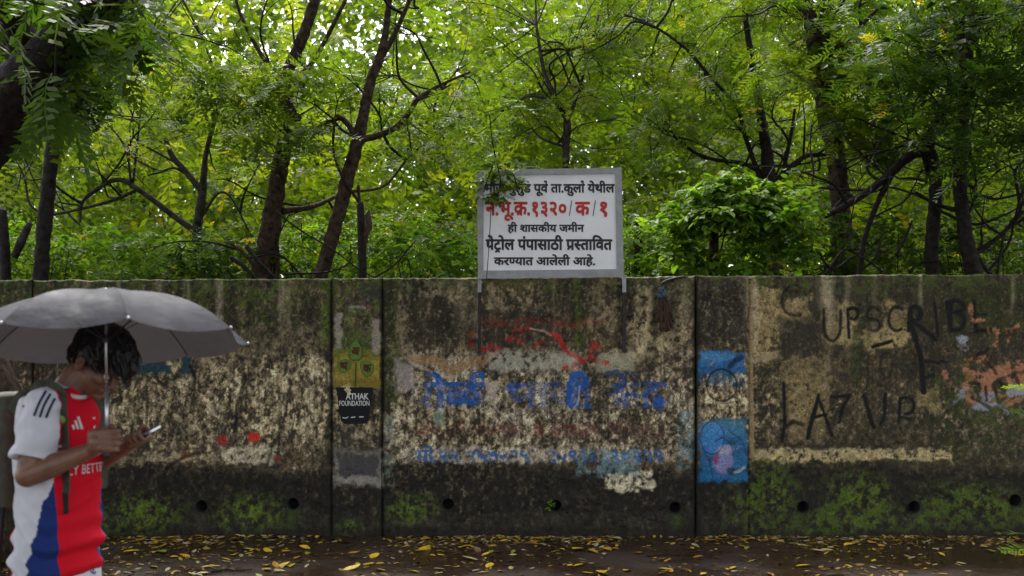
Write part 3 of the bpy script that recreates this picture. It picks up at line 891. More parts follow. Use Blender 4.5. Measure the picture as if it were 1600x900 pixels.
def rotmats(az, pitch, roll):
    ca, sa = np.cos(az), np.sin(az); cp, sp = np.cos(pitch), np.sin(pitch); cr, sr = np.cos(roll), np.sin(roll)
    Z = np.zeros_like(az); O = np.ones_like(az)
    Rz = np.stack((np.stack((ca, -sa, Z), -1), np.stack((sa, ca, Z), -1), np.stack((Z, Z, O), -1)), -2)
    Ry = np.stack((np.stack((cp, Z, -sp), -1), np.stack((Z, O, Z), -1), np.stack((sp, Z, cp), -1)), -2)
    Rx = np.stack((np.stack((O, Z, Z), -1), np.stack((Z, cr, -sr), -1), np.stack((Z, sr, cr), -1)), -2)
    return Rz @ Ry @ Rx
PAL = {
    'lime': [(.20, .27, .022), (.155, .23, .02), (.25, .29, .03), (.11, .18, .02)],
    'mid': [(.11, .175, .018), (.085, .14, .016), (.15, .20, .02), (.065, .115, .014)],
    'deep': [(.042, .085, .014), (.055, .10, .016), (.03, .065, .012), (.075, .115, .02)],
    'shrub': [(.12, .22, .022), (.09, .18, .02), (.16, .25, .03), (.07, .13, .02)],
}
def foliage(name, P, size, temps, pal, mat, parent=None, rng=RNG, pitch=(-.6, .5), az=None, yellow=.006):
    """one mesh of many fronds at the points P"""
    P = np.asarray(P, np.float32); n = len(P)
    which = rng.integers(0, len(temps), n)
    az = rng.uniform(0, 2*np.pi, n) if az is None else np.asarray(az)
    M = rotmats(az, rng.uniform(*pitch, n), rng.uniform(-.6, .6, n))
    sz = rng.uniform(*size, n)
    pc = np.array(PAL[pal], np.float32)
    c = pc[rng.integers(0, len(pc), n)]*rng.uniform(.75, 1.25, (n, 1))
    ye = rng.random(n) < yellow
    c[ye] = (.38, .30, .03)
    Vs, Cs = [], []
    for k, T in enumerate(temps):
        i = np.where(which == k)[0]
        if not len(i): continue
        v = np.einsum('nij,vj->nvi', M[i], T)*sz[i, None, None]+P[i, None]
        Vs.append(v.reshape(-1, 3)); Cs.append(np.repeat(c[i], len(T), 0))
    V = np.vstack(Vs); F = np.arange(len(V)).reshape(-1, 4)
    return link(name, mesh_np(name, V, F, np.vstack(Cs)), mat, parent)

BARK = plain("brown_bark", (.046, .030, .021), .85, var=.75, scale=18, bump=1.0, spec=.12)
BARKG = plain("grey_bark", (.042, .036, .032), .85, var=.7, scale=16, bump=1.0, spec=.12)
BARKD = plain("dark_wet_bark", (.02, .016, .014), .7, var=.6, scale=18, bump=1.0, spec=.12)
def wood(pts, depth, sub=9):
    """pts: (px, py, width px[, depth offset]) to smooth points and radii"""
    P, Rr = [], []
    for p in pts:
        Y = depth+(p[3] if len(p) > 3 else 0)
        P.append(np.append(W(p[0], p[1], Y), p[2]*.43*Y/FPX))
    C4 = catmull(P, sub)
    return [c[:3] for c in C4], [max(.003, c[3]) for c in C4]
def clumps(box_px, depth, n, rng, dens=None):
    x0, x1, y0, y1 = box_px; out = []
    while len(out) < n:
        p = rng.uniform((x0, y0), (x1, y1)); Y = rng.uniform(*depth)
        if dens is not None and rng.random() > dens(p[0], p[1]): continue
        out.append(W(p[0], p[1], Y))
    return np.array(out)
SKYGAPS = [(470, 40, 95, 60), (640, 45, 60, 55), (880, 5, 40, 20), (1240, 210, 28, 55), (345, 60, 60, 50), (620, 130, 30, 25), (760, 60, 40, 30), (560, 20, 60, 35), (1010, 300, 14, 25)]
def gapdens(x, y):
    d = 1.0
    for cx, cy, rx, ry in SKYGAPS:
        q = ((x-cx)/rx)**2+((y-cy)/ry)**2
        if q < 1: d = min(d, .38)
        elif q < 1.6: d = min(d, .6)
    return d
def tree(name, label, depth, trunk, limbs, crown, pal='mid', bark=None, nf=30, rad=.55, size=(.2, .36), temps=FR+SPR[:2], seed=0, group=None, mat=LM, twig=.006, boughs=14):
    rng = np.random.default_rng(100+seed); bark = bark or BARK
    tp, tr = wood(trunk, depth)
    foot = tp[0].copy(); foot[2] = -.05
    low = [foot+(tp[0]-foot)*t for t in (0, .25, .6)]
    root = empty(name, (foot[0], foot[1], 0)); tag(root, label, "tree", group)
    MB().tube(low+tp, [tr[0]*1.7, tr[0]*1.25, tr[0]*1.1]+tr, 14, wob=.26, seed=seed).build("trunk", bark, root, True)
    joints = [np.array(tp)]
    for L in limbs:
        p, r = wood(L, depth)
        MB().tube(p, r, 9, wob=.18, seed=seed+3).build("limb", bark, root, True); joints.append(np.array(p))
    J = np.vstack(joints)
    cl = []
    for bx, dd, n in crown:
        cl.append(clumps(bx, (depth+dd[0], depth+dd[1]), max(4, int(n*.72)), rng, gapdens))
    cl = np.vstack(cl)
    tw = MB(); pts = []
    for k, c in enumerate(cl):
        j = J[np.argmin(((J-c)**2).sum(1)+rng.uniform(0, .4, len(J)))]
        mid = (j+c)/2+rng.normal(0, .12, 3); 
        L = np.linalg.norm(c-j)
        tw.tube(catmull([j, mid, c, c+(c-mid)*.35], 3), np.linspace(twig*(1+L*.5), .003, 10), 5)
        m = rng.integers(int(nf*.6), int(nf*1.4)+1)
        q = rng.normal(0, 1, (m, 3)); q /= np.linalg.norm(q, axis=1)[:, None]
        pts.append(c+q*(rng.random((m, 1))**.5)*rad*np.array((1.15, 1.0, .6))*rng.uniform(.6, 1.2))
    for k in range(boughs):
        j = J[rng.integers(len(J)//3, len(J))]; L = [j]; dr = np.array((rng.normal(0, 1), rng.normal(0, .5), rng.uniform(.1, 1.0))); dr /= np.linalg.norm(dr)
        for i in range(rng.integers(4, 8)):
            dr = dr+rng.normal(0, .38, 3); dr /= np.linalg.norm(dr); L.append(L[-1]+dr*rng.uniform(.16, .34))
            if rng.random() < .5:
                e = dr+rng.normal(0, .8, 3); e /= np.linalg.norm(e); tw.tube(catmull([L[-1], L[-1]+e*.2, L[-1]+e*.4+rng.normal(0, .06, 3)], 3), np.linspace(.007, .003, 7), 5)
        C4 = catmull(L, 4); tw.tube(C4, np.linspace(rng.uniform(.011, .02), .004, len(C4)), 6)
    tag(tw.build("twigs", BARKD, root), kind="stuff")
    foliage("crown", np.vstack(pts), size, temps, pal, mat, root, rng)
    return root

G1 = "slender trees standing behind the wall"
tree("tree", "dark straight trunk rising behind the mossy left end of wall", 11.4,
     [(62, 452, 27), (70, 350, 26), (78, 270, 25), (86, 205, 24), (100, 140, 23), (122, 60, 20), (150, -60, 17)],
     [[(100, 140, 14), (160, 95, 10, .4), (230, 75, 6, .7)], [(88, 200, 12), (50, 140, 9, .5), (10, 90, 6, .9)]],
     [((-80, 330, -140, 190), (-.6, 1.6), 30), ((-200, 400, -500, -100), (-1.5, 2), 5)], 'mid', BARKD, 26, .5, seed=1, group=G1)
tree("tree", "forked grey tree with a long arching limb reaching left", 13.2,
     [(316, 452, 19), (311, 400, 18), (308, 362, 17), (314, 318, 16), (317, 292, 14), (322, 240, 9), (332, 200, 8), (345, 145, 7), (330, 95, 5), (312, 50, 4)],
     [[(306, 362, 13), (268, 335, 11), (222, 300, 10), (186, 281, 9), (150, 296, 7), (128, 318, 6), (125, 352, 5)],
      [(212, 298, 7), (170, 315, 6), (110, 330, 5), (55, 340, 4)],
      [(315, 298, 12), (290, 268, 11), (270, 245, 11), (258, 216, 8)],
      [(332, 205, 5), (312, 160, 4), (295, 110, 3)], [(205, 285, 5), (195, 230, 4), (165, 190, 3), (140, 165, 2.5)], [(208, 285, 5), (216, 210, 4), (222, 150, 3)],
      [(345, 190, 5), (385, 160, 4), (395, 125, 3)], [(308, 350, 6), (350, 300, 4), (395, 372, 3)]],
     [((120, 420, 60, 270), (-.3, 2.2), 26), ((60, 420, -300, 40), (0, 3), 5)], 'lime', BARKG, 22, .5, seed=2, group=G1)
tree("tree", "knotty dark trunk with a swollen elbow, leaves clinging to its upper part", 12.0,
     [(402, 452, 40), (418, 380, 36), (428, 320, 33), (438, 260, 30), (448, 205, 28), (452, 180, 27), (444, 130, 22), (468, 70, 20), (492, 0, 19), (510, -90, 15)],
     [[(452, 190, 18), (462, 183, 16), (470, 186, 10)], [(446, 140, 14), (490, 95, 9, -.2), (540, 0, 7, -.3), (570, -60, 5)], [(445, 135, 10), (405, 80, 8), (375, 20, 6), (360, -40, 5)],
      [(425, 330, 12), (432, 400, 12), (430, 440, 11)], [(440, 330, 14), (490, 322, 9, .4), (540, 300, 6, .8)], [(415, 440, 9, -.2), (385, 400, 7, -.3), (360, 380, 5, -.3)]],
     [((370, 560, 60, 220), (-.9, .9), 20), ((300, 640, -350, 30), (-1, 2), 7)], 'mid', BARK, 26, .42, seed=3, group=G1)
tree("tree", "leaning tree forking high up, bare pale bough sweeping to the right", 11.6,
     [(494, 452, 27), (512, 395, 26), (530, 330, 25), (545, 270, 24), (558, 225, 23), (567, 185, 20), (578, 130, 18), (594, 88, 17), (602, 50, 12), (609, -5, 11), (618, -90, 9)],
     [[(594, 92, 12), (612, 62, 10), (640, 0, 8), (660, -60, 6)],
      [(564, 218, 13), (590, 212, 12), (620, 198, 11), (640, 175, 10), (655, 153, 9), (690, 132, 6), (735, 112, 4)], [(652, 156, 7), (680, 145, 5), (705, 132, 3)],
      [(556, 212, 12), (540, 190, 10), (526, 180, 8)], [(560, 290, 6), (562, 330, 5), (560, 370, 4)], [(548, 300, 6), (600, 290, 5, .5), (640, 245, 4, .8), (690, 200, 3, 1)]],
     [((500, 760, 80, 230), (0, 2.4), 22), ((480, 830, -350, 40), (-.5, 3), 7)], 'mid', BARK, 24, .5, seed=4, group=G1)
tree("tree", "thin grey upright stem directly behind the signboard top", 15.5,
     [(886, 452, 15), (885, 330, 14), (884, 240, 13), (886, 190, 13), (872, 160, 10), (850, 110, 7), (838, 40, 5)],
     [[(886, 190, 8), (905, 140, 6), (925, 60, 4)], [(872, 162, 6), (830, 150, 5), (790, 170, 3)], [(884, 230, 5), (845, 215, 4), (820, 185, 3)]],
     [((720, 1010, -20, 250), (-.4, 2.5), 52), ((720, 1050, -300, -20), (0, 3), 5)], 'mid', BARKG, 26, .6, seed=5, group=G1)
tree("tree", "twisting tree right of the sign with long drooping side boughs", 14.2,
     [(1204, 452, 28), (1206, 380, 27), (1204, 300, 26), (1196, 225, 20), (1186, 160, 15), (1174, 90, 12), (1164, 20, 10), (1160, -60, 8)],
     [[(1200, 275, 10), (1160, 255, 8), (1110, 248, 6), (1065, 225, 5), (1040, 190, 4)],
      [(1192, 290, 10), (1165, 215, 8), (1152, 170, 7), (1110, 120, 6), (1070, 75, 6), (1020, 40, 4), (975, 22, 3)],
      [(1204, 290, 14), (1235, 262, 12), (1262, 243, 9), (1298, 242, 6)], [(1222, 275, 8), (1236, 210, 7), (1242, 170, 5)]],
     [((940, 1200, -20, 270), (-.8, 2.4), 62), ((930, 1260, -320, -20), (0, 3), 6)], 'mid', BARKD, 26, .6, seed=6, group=G1)
tree("tree", "stout pale brown trunk forking near the top, draped in leaves", 12.6,
     [(1318, 452, 36), (1316, 380, 35), (1312, 300, 34), (1305, 240, 34), (1292, 180, 33), (1283, 120, 36), (1278, 70, 38), (1268, 30, 30), (1245, -10, 22), (1225, -70, 17)],
     [[(1276, 50, 24), (1290, 15, 20), (1296, -40, 16)], [(1290, 90, 12), (1330, 55, 9, -.3), (1375, 10, 6, -.5)]],
     [((1200, 1420, -20, 130), (-.6, 1.4), 24), ((1310, 1420, 60, 260), (-1.0, .2), 24), ((1180, 1480, -320, -20), (-1, 2), 6)], 'mid', BARK, 24, .45, seed=7, group=G1, temps=FR+SPR[:1]+[BD[0]*.8])
tree("tree", "dark crooked tree whose low bough slants down to the left", 11.3,
     [(1457, 452, 25), (1456, 380, 24), (1462, 310, 23), (1458, 255, 22), (1450, 225, 22), (1468, 185, 20), (1490, 130, 18), (1500, 60, 15), (1505, -40, 12)],
     [[(1450, 232, 20), (1420, 245, 18), (1395, 268, 16), (1355, 300, 13), (1320, 322, 12), (1288, 338, 11)],
      [(1392, 275, 12), (1370, 320, 10), (1352, 370, 9), (1340, 440, 9)], [(1440, 235, 6), (1448, 270, 5), (1446, 290, 4)]],
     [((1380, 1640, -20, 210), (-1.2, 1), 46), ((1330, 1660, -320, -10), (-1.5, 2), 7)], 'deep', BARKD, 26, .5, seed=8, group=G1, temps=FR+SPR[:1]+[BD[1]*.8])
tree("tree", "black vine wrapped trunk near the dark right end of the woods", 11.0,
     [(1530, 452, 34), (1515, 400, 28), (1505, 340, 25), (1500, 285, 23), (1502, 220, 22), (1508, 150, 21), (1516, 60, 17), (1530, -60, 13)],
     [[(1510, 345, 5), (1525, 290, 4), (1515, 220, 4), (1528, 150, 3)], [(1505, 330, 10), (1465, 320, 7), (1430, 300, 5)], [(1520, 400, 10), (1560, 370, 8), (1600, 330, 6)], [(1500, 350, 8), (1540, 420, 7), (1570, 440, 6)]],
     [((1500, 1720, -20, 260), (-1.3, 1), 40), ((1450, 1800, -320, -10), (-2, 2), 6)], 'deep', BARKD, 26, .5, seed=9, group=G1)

# the woods beyond, too dense to tell one tree from the next
def far_wood():
    rng = np.random.default_rng(5); P = []
    for d0, d1, n in ((16, 20, 3600), (20, 27, 5000), (27, 40, 6500)):
        c = clumps((-260, 1860, -60, 470), (d0, d1), n//9, rng, gapdens)
        for q in c:
            k = 9
            P.append(q+rng.normal(0, .42*(d0/18), (k, 3)))
    return np.vstack(P)
P = far_wood()
near = P[:, 1] < 22
tag(foliage("woodland_foliage", P[near], (.42, .75), SPR+FRF, 'lime', LM, None, pitch=(-.8, .4), yellow=.01), "dense light green woodland foliage filling the view behind the trees", "foliage", kind="stuff")
cb = clumps((-400, 2000, 60, 470), (38, 50), 1500, np.random.default_rng(6), lambda x, y: gapdens(x, y)*float(np.clip((y-50)/110, .12, 1)))
P = np.vstack((P, np.repeat(cb, 8, 0)+np.random.default_rng(7).normal(0, .9, (len(cb)*8, 3)))); near = P[:, 1] < 22
tag(foliage("distant_foliage", P[~near], (.9, 1.6), SPR, 'mid', LM, None, pitch=(-.8, .4), yellow=.0), "hazy distant green canopy seen through the gaps in woodland", "foliage", kind="stuff")

# bushes along the back of the wall
def bush(name, label, px, py, depth, rx, h, n, pal, temps=BD+SPR, size=(.11, .22), seed=0, group="bushes behind the wall"):
    rng = np.random.default_rng(300+seed); c = W(px, py, depth)
    root = empty(name, (c[0], c[1], 0)); tag(root, label, "bush", group)
    st = MB()
    for k in range(7):
        e = c+rng.normal(0, 1, 3)*(rx*.5, .3, h*.3)
        st.tube(catmull([(c[0]+rng.normal(0, .08), c[1]+rng.normal(0, .08), -.05), (c[0]+e[0])/2*np.array((1, 0, 0))+np.array((0, c[1], 1.1)), e], 4), np.linspace(.016, .005, 9), 5)
    tag(st.build("stems", BARKD, root), kind="stuff")
    n = int(n*1.5); q = rng.normal(0, 1, (n, 3)); q /= np.linalg.norm(q, axis=1)[:, None]
    P = c+q*(rng.random((n, 1))**.4)*np.array((rx, .55, h))
    P[:, 2] = np.maximum(P[:, 2], 1.3)
    foliage("leaves", P, size, temps, pal, LM, root, rng, yellow=.02)
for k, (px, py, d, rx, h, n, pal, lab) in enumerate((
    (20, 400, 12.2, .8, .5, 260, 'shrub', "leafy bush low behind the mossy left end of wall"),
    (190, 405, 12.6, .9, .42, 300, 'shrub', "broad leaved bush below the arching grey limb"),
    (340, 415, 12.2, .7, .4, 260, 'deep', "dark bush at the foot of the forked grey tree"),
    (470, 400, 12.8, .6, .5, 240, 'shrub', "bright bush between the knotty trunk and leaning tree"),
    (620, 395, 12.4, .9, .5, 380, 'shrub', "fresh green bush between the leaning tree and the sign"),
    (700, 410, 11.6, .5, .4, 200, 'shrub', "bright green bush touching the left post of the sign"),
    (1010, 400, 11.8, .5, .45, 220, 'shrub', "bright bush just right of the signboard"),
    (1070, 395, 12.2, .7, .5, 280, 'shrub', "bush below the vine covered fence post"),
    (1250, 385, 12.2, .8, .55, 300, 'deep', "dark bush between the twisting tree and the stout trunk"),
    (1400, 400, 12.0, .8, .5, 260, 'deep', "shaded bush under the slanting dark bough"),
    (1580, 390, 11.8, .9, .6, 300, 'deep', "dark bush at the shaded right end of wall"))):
    bush("bush", lab, px, py, d, rx, h, n, pal, seed=k)

# vine heaped over an old fence post
v = empty("fence_post", tuple(W(1116, 440, 10.75)*(1, 1, 0))); tag(v, "black old fence post standing behind wall under a heap of vine", "post")
p0 = W(1117, 440, 10.75); p1 = W(1115, 312, 10.75); p0[2] = -.05
MB().tube([p0, (p0+p1)/2, p1], [.047, .045, .042], 8, wob=.2).build("shaft", BARKD, v, True)
vine = empty("climbing_vine", tuple(p0)); tag(vine, "bright broad leaved vine heaped over the old fence post", "vine")
rng = np.random.default_rng(44)
n = 330; th_ = rng.uniform(0, 2*np.pi, n); rr_ = np.sqrt(rng.random(n))
c = W(1140, 322, 10.75)
P = np.stack((c[0]+.55*rr_*np.cos(th_)*(.75+.5*vn(th_*1.3, th_*0, 4)), c[1]+.4*rr_*np.sin(th_), c[2]+.17*(1-rr_**2)+.16*(vn(th_*1.1+rr_, rr_*3, 5)-.5)+rng.normal(0, .06, n)), 1)
P = np.vstack((P, W(1140, 335, 10.5)+rng.normal(0, 1, (170, 3))*(.26, .14, .06), W(1160, 285, 10.7)+rng.normal(0, 1, (40, 3))*(.2, .1, .05), W(1225, 335, 10.8)+rng.normal(0, 1, (60, 3))*(.13, .1, .12), W(1200, 375, 10.75)+rng.normal(0, 1, (70, 3))*(.12, .1, .13), W(1248, 375, 10.8)+rng.normal(0, 1, (50, 3))*(.1, .1, .12), W(1062, 372, 10.7)+rng.normal(0, 1, (45, 3))*(.07, .1, .13), W(1090, 405, 10.7)+rng.normal(0, 1, (35, 3))*(.09, .1, .07), W(1165, 415, 10.7)+rng.normal(0, 1, (35, 3))*(.1, .1, .06)))
P2 = W(1075, 350, 10.7)+rng.normal(0, 1, (60, 3))*(.08, .1, .12); P3 = W(1190, 340, 10.7)+rng.normal(0, 1, (90, 3))*(.14, .1, .14)
foliage("leaves", np.vstack((P, P2, P3)), (.12, .22), BD, 'shrub', LM, vine, rng, pitch=(-.7, .3), yellow=.012)
st = MB()
for k in range(6):
    e = P[k*9]; st.tube(catmull([p1*(1, 1, 0)+np.array((0, 0, 2.2+.1*k)), (p1+e)/2+np.array((.05, -.05, .02)), e], 4), np.linspace(.009, .004, 9), 5)
tag(st.build("stems", BARKD, vine), kind="stuff")
# snapped stumps and posts
def stump(px0, py0, px1, py1, wpx, depth, lab, mat=BARKD):
    a = W(px0, py0, depth); b = W(px1, py1, depth); f = a.copy(); f[2] = -.05
    r = wpx*.5*depth/FPX
    root = empty("tree_stump", (f[0], f[1], 0)); tag(root, lab, "stump", None)
    MB().tube([f, a, (a+b)/2, b, b+np.array((.01, 0, .03))], [r*1.15, r*1.05, r, r*.95, r*.4], 9, wob=.25, seed=int(px0)).build("trunk", mat, root, True)
    return root
s1 = stump(10, 440, 4, 330, 15, 11.6, "broken dark stump with a bleached split branch at left")
a, b = W(22, 402, 11.5), W(47, 348, 11.5)
MB().tube([a, (a+b)/2, b], [.04, .045, .03], 8, wob=.2).build("split_branch", BARKG, s1, True)
s2 = stump(567, 440, 563, 320, 13, 11.2, "thin snapped stump with reddish torn bark left of sign")
a, b = W(572, 380, 11.1), W(574, 336, 11.1)
MB().tube([a, a*.7+b*.3, a*.4+b*.6+np.array((.02, 0, 0)), b, b+np.array((.015, 0, .05))], [.012, .03, .034, .03, .004], 5, wob=.7, seed=3).build("torn_bark", plain("red_torn_bark", (.045, .024, .018), .9, var=.5, scale=30, bump=.5), s2)
s3 = stump(999, 440, 996, 345, 14, 11.9, "short grey snapped stump just right of the signboard", BARKG)
# tangle of dead twigs above the wall
def dead(name, lab, pts_list, depth, wpx, mat=BARKD):
    root = empty(name, tuple(W(pts_list[0][0][0], 440, depth))); tag(root, lab, "branch")
    for pl in pts_list:
        p, r = wood([(x, y, wpx*(1-.6*i/len(pl))) for i, (x, y) in enumerate(pl)], depth)
        MB().tube(p, r, 7, wob=.2).build("branch", mat, root, True)
dead("dead_branch", "bare crossing twigs leaning on the wall by leaning tree", [[(430, 330), (470, 360), (520, 390), (560, 420), (590, 436)], [(440, 428), (510, 425), (545, 410), (548, 380)], [(580, 436), (615, 415), (650, 375)]], 11.0, 4)
dead("dead_branch", "tangled dark dead boughs below the slanting bough", [[(1270, 380), (1300, 420), (1340, 400), (1380, 425)], [(1400, 400), (1415, 370), (1425, 345)], [(1420, 425), (1440, 410), (1470, 408)], [(1290, 430), (1320, 390), (1350, 405)], [(1470, 330), (1520, 350), (1560, 340), (1600, 320)]], 11.2, 6)
dead("dead_branch", "short dark fallen bough on the wall by knotty trunk", [[(385, 385), (405, 410), (432, 436)], [(360, 402), (385, 420), (400, 436)]], 10.7, 9)
# small plants rooted on the wall
def sprig(name, lab, px, py, Y, n, size, temps, pal='shrub', spread=.05, cat="plant"):
    rng = np.random.default_rng(int(px)); c = W(px, py, Y)
    P = c+rng.normal(0, spread, (n, 3)); P[:, 1] = np.minimum(P[:, 1], Y)
    root = empty(name, tuple(c)); tag(root, lab, cat)
    st = MB()
    for k in range(min(n, 4)):
        st.tube([c+np.array((0, .01, -.01)), (c+P[k])/2+np.array((0, -.01, .0)), P[k]], [.003, .0025, .002], 5)
    st.build("stem", BARKD, root)
    foliage("leaves", P, size, temps, pal, LMD, root, rng, pitch=(-.5, .4))
sprig("weed", "tiny green weed growing out of a weep hole below notice", 864, 790, YW-.02, 7, (.05, .08), BD, spread=.022)
sprig("weed", "small yellowing weed on top of the plant painted pier", 549, 433, YW-.0, 6, (.06, .1), BD, 'lime', spread=.02)
# leafy twig hanging over the corner of the sign
tw = empty("hanging_twig", tuple(W(775, 262, YS-.1))); tag(tw, "green leafy twig drooping over the upper left corner of the sign", "twig")
rng = np.random.default_rng(8)
P = []
mb = MB()
for pl in ([(765, 180), (770, 225), (778, 262), (782, 288), (776, 312)], [(778, 262), (800, 270), (808, 292)], [(774, 250), (762, 280), (756, 300)]):
    p, r = wood([(x, y, 2.4) for x, y in pl], YS-.12); mb.tube(p, r, 5)
    for q in p[len(p)//3:]: P += [q+rng.normal(0, .04, 3) for _ in range(1 if rng.random() < .6 else 2)]
mb.build("stem", BARKD, tw)
foliage("leaves", np.array(P), (.08, .15), BD+FR[:1], 'mid', LMD, tw, rng)
mb = MB(); p, r = wood([(768, 300, 1.6), (766, 350, 1.6), (763, 400, 1.5), (760, 438, 1.5)], YS-.03); mb.tube(p, r, 5)
mb.build("cord", POST, sign)

# big shade tree by the road: trunk just outside, limb and hanging sprays inside the frame
st_ = empty("shade_tree", tuple(W(-60, 900, 8.6)*(1, 1, 0))); tag(st_, "large grey barked roadside tree with heavy limb and hanging dark sprays", "tree")
tp = [np.append(W(x, y, 8.6+dy), w_) for x, y, w_, dy in ((-75, 870, .42, 0), (-72, 780, .36, 0), (-58, 690, .33, 0), (-45, 620, .34, 0), (-80, 540, .30, 0), (-110, 430, .28, -.1), (-110, 330, .27, -.2), (-60, 250, .26, -.3))]
tp = catmull(tp, 6)
MB().tube([t[:3] for t in tp], [t[3] for t in tp], 16, wob=.12, seed=2).build("trunk", BARK, st_, True)
lp = [np.append(W(x, y, 8.3+dy), w_) for x, y, w_, dy in ((-70, 260, .25, 0), (-10, 190, .22, -.2), (45, 125, .19, -.4), (95, 75, .17, -.6), (150, 10, .15, -.8), (210, -90, .12, -1.0), (330, -220, .09, -1.4), (520, -330, .06, -2.0))]
lp = catmull(lp, 6)
MB().tube([t[:3] for t in lp], [t[3] for t in lp], 14, wob=.14, seed=5).build("limb", BARKD, st_, True)
lp2 = catmull([np.append(W(x, y, 8.1+dy), w_) for x, y, w_, dy in ((60, 110, .12, 0), (20, 30, .10, -.3), (-10, -60, .08, -.5))], 5)
MB().tube([t[:3] for t in lp2], [t[3] for t in lp2], 12, wob=.14, seed=6).build("limb", BARKD, st_, True)
rng = np.random.default_rng(77)
P = []
for x0, x1, y0, y1, n in ((-60, 240, -40, 45, 130), (-40, 160, 30, 150, 75), (150, 235, 0, 90, 30), (60, 130, 120, 165, 34), (130, 240, 60, 130, 10)):
    for _ in range(n): P.append(W(rng.uniform(x0, x1), rng.uniform(y0, y1), rng.choice((rng.uniform(7.0, 7.6), rng.uniform(8.3, 9.4)), p=(.22, .78))))
P = np.array(P)
tw = MB(); Lp = np.array([t[:3] for t in lp]+[t[:3] for t in lp2])
for k in range(0, len(P), 5):
    j = Lp[np.argmin(((Lp-P[k])**2).sum(1))]; tw.tube(catmull([j, (j+P[k])/2+rng.normal(0, .05, 3), P[k]], 3), np.linspace(.012, .004, 7), 5)
tag(tw.build("twigs", BARKD, st_), kind="stuff")
foliage("crown", P, (.34, .52), [frond_template(9, .30, .10, seed=9, droop=.55), frond_template(8, .32, .11, seed=10, droop=.4), frond_template(10, .26, .08, seed=11, droop=.3)], 'deep', LMD, st_, rng, pitch=(-.9, .1), yellow=0)
# unseen crown over the road, above the frame, filled out to shade the scene
P = np.stack((rng.uniform(-11, 11, 4200), rng.uniform(-8, 6.6, 4200), rng.uniform(6.3, 8.8, 4200)), 1)
P = P[fbm(P[:, 0]*.6, P[:, 1]*.6, 9, 2) > .36]
foliage("shading_crown", P, (.6, 1.0), FRF, 'deep', LM, st_, rng, pitch=(-.6, .3))
# sapling at the right edge
sp_ = empty("sapling", tuple(W(1625, 880, 8.3)*(1, 1, 0))); tag(sp_, "feathery bright green sapling poking in beside the dark right panel", "sapling")
mb = MB(); p, r = wood([(1625, 885, 6), (1628, 780, 5), (1622, 680, 4), (1628, 560, 3)], 8.3); mb.tube(p, r, 7); mb.build("stem", BARKD, sp_)
rng = np.random.default_rng(12)
P = np.array([W(1622, 608, 8.25), W(1626, 655, 8.2), W(1625, 838, 8.1), W(1626, 860, 8.1), W(1624, 600, 8.4), W(1630, 500, 8.4), W(1630, 640, 8.4), W(1628, 830, 8.3), W(1628, 565, 8.5)])
foliage("leaves", P, (.22, .32), [frond_template(11, .30, .075, seed=20, droop=.2)], 'lime', LM, sp_, rng, pitch=(.05, .35), az=np.array([3.1, 3.3, 2.9, 3.4, .3, 1.4, 4.8, .5, 5.8]), yellow=0)
# ------------------------------------------------------------------ fallen leaves on the wet road
def leaf_mesh(k):
    rg = random.Random(k); L, wd = 1.0, rg.uniform(.38, .62); curl = rg.uniform(.05, .5); n = 5
    V, F = [], []
    for i in range(n+1):
        t = i/n; h = wd*.5*math.sin(math.pi*min(1, t*.93+.05))**.75
        if k % 4 == 3: h *= 1+.35*math.sin(t*19)
        z = curl*.35*(t-.4)**2+.01
        for s in (-1, 0, 1):
            V.append((t-.5+.05*s*s, s*h+.05*math.sin(t*5+k), z+(abs(s)*h*curl*.8)))
    for i in range(n):
        for j in (0, 1):
            a = i*3+j; F.append((a, a+1, a+4, a+3))
    return V, F
LEAFC = [("yellow", (.60, .40, .02)), ("ochre", (.45, .22, .03)), ("brown", (.12, .06, .022)), ("straw", (.44, .36, .17)), ("green", (.20, .24, .03))]
LEAFM = {n: plain("fallen_leaf_"+n, c, .4, var=.35, scale=9, spec=.5) for n, c in LEAFC}
LEAFMESH = {}
for nm, _ in LEAFC:
    for k in range(5):
        V, F = leaf_mesh(k)
        me = bpy.data.meshes.new("fallen_leaf"); me.from_pydata(V, [], F); me.materials.append(LEAFM[nm])
        me.polygons.foreach_set("use_smooth", np.ones(len(me.polygons), dtype=bool)); LEAFMESH[nm, k] = me
LAB = {"yellow": "bright yellow fallen leaf lying on the wet brown road", "ochre": "orange ochre fallen leaf lying on the wet brown road",
       "brown": "curled dark brown fallen leaf lying on the wet road", "straw": "pale straw coloured fallen leaf on the wet brown road", "green": "greenish fallen leaf lying on the wet brown road"}
rng = np.random.default_rng(21)
names = [n for n, _ in LEAFC]
BIGL = [(548, 887, .13), (393, 833, .06), (486, 835, .08), (585, 868, .1), (610, 858, .07), (575, 880, .1), (455, 881, .09), (868, 860, .08), (890, 882, .08), (1325, 850, .07), (980, 890, .08), (1145, 886, .09), (1160, 852, .06), (668, 855, .17), (765, 882, .09), (365, 865, .09), (205, 860, .11), (222, 835, .08), (240, 885, .1), (330, 885, .12), (395, 858, .1), (290, 868, .09), (1365, 875, .07)]
def road_z(x, y): return -.012+.024*(float(fbm(np.array(x*1.7), np.array(y*1.7), 5))-.5)
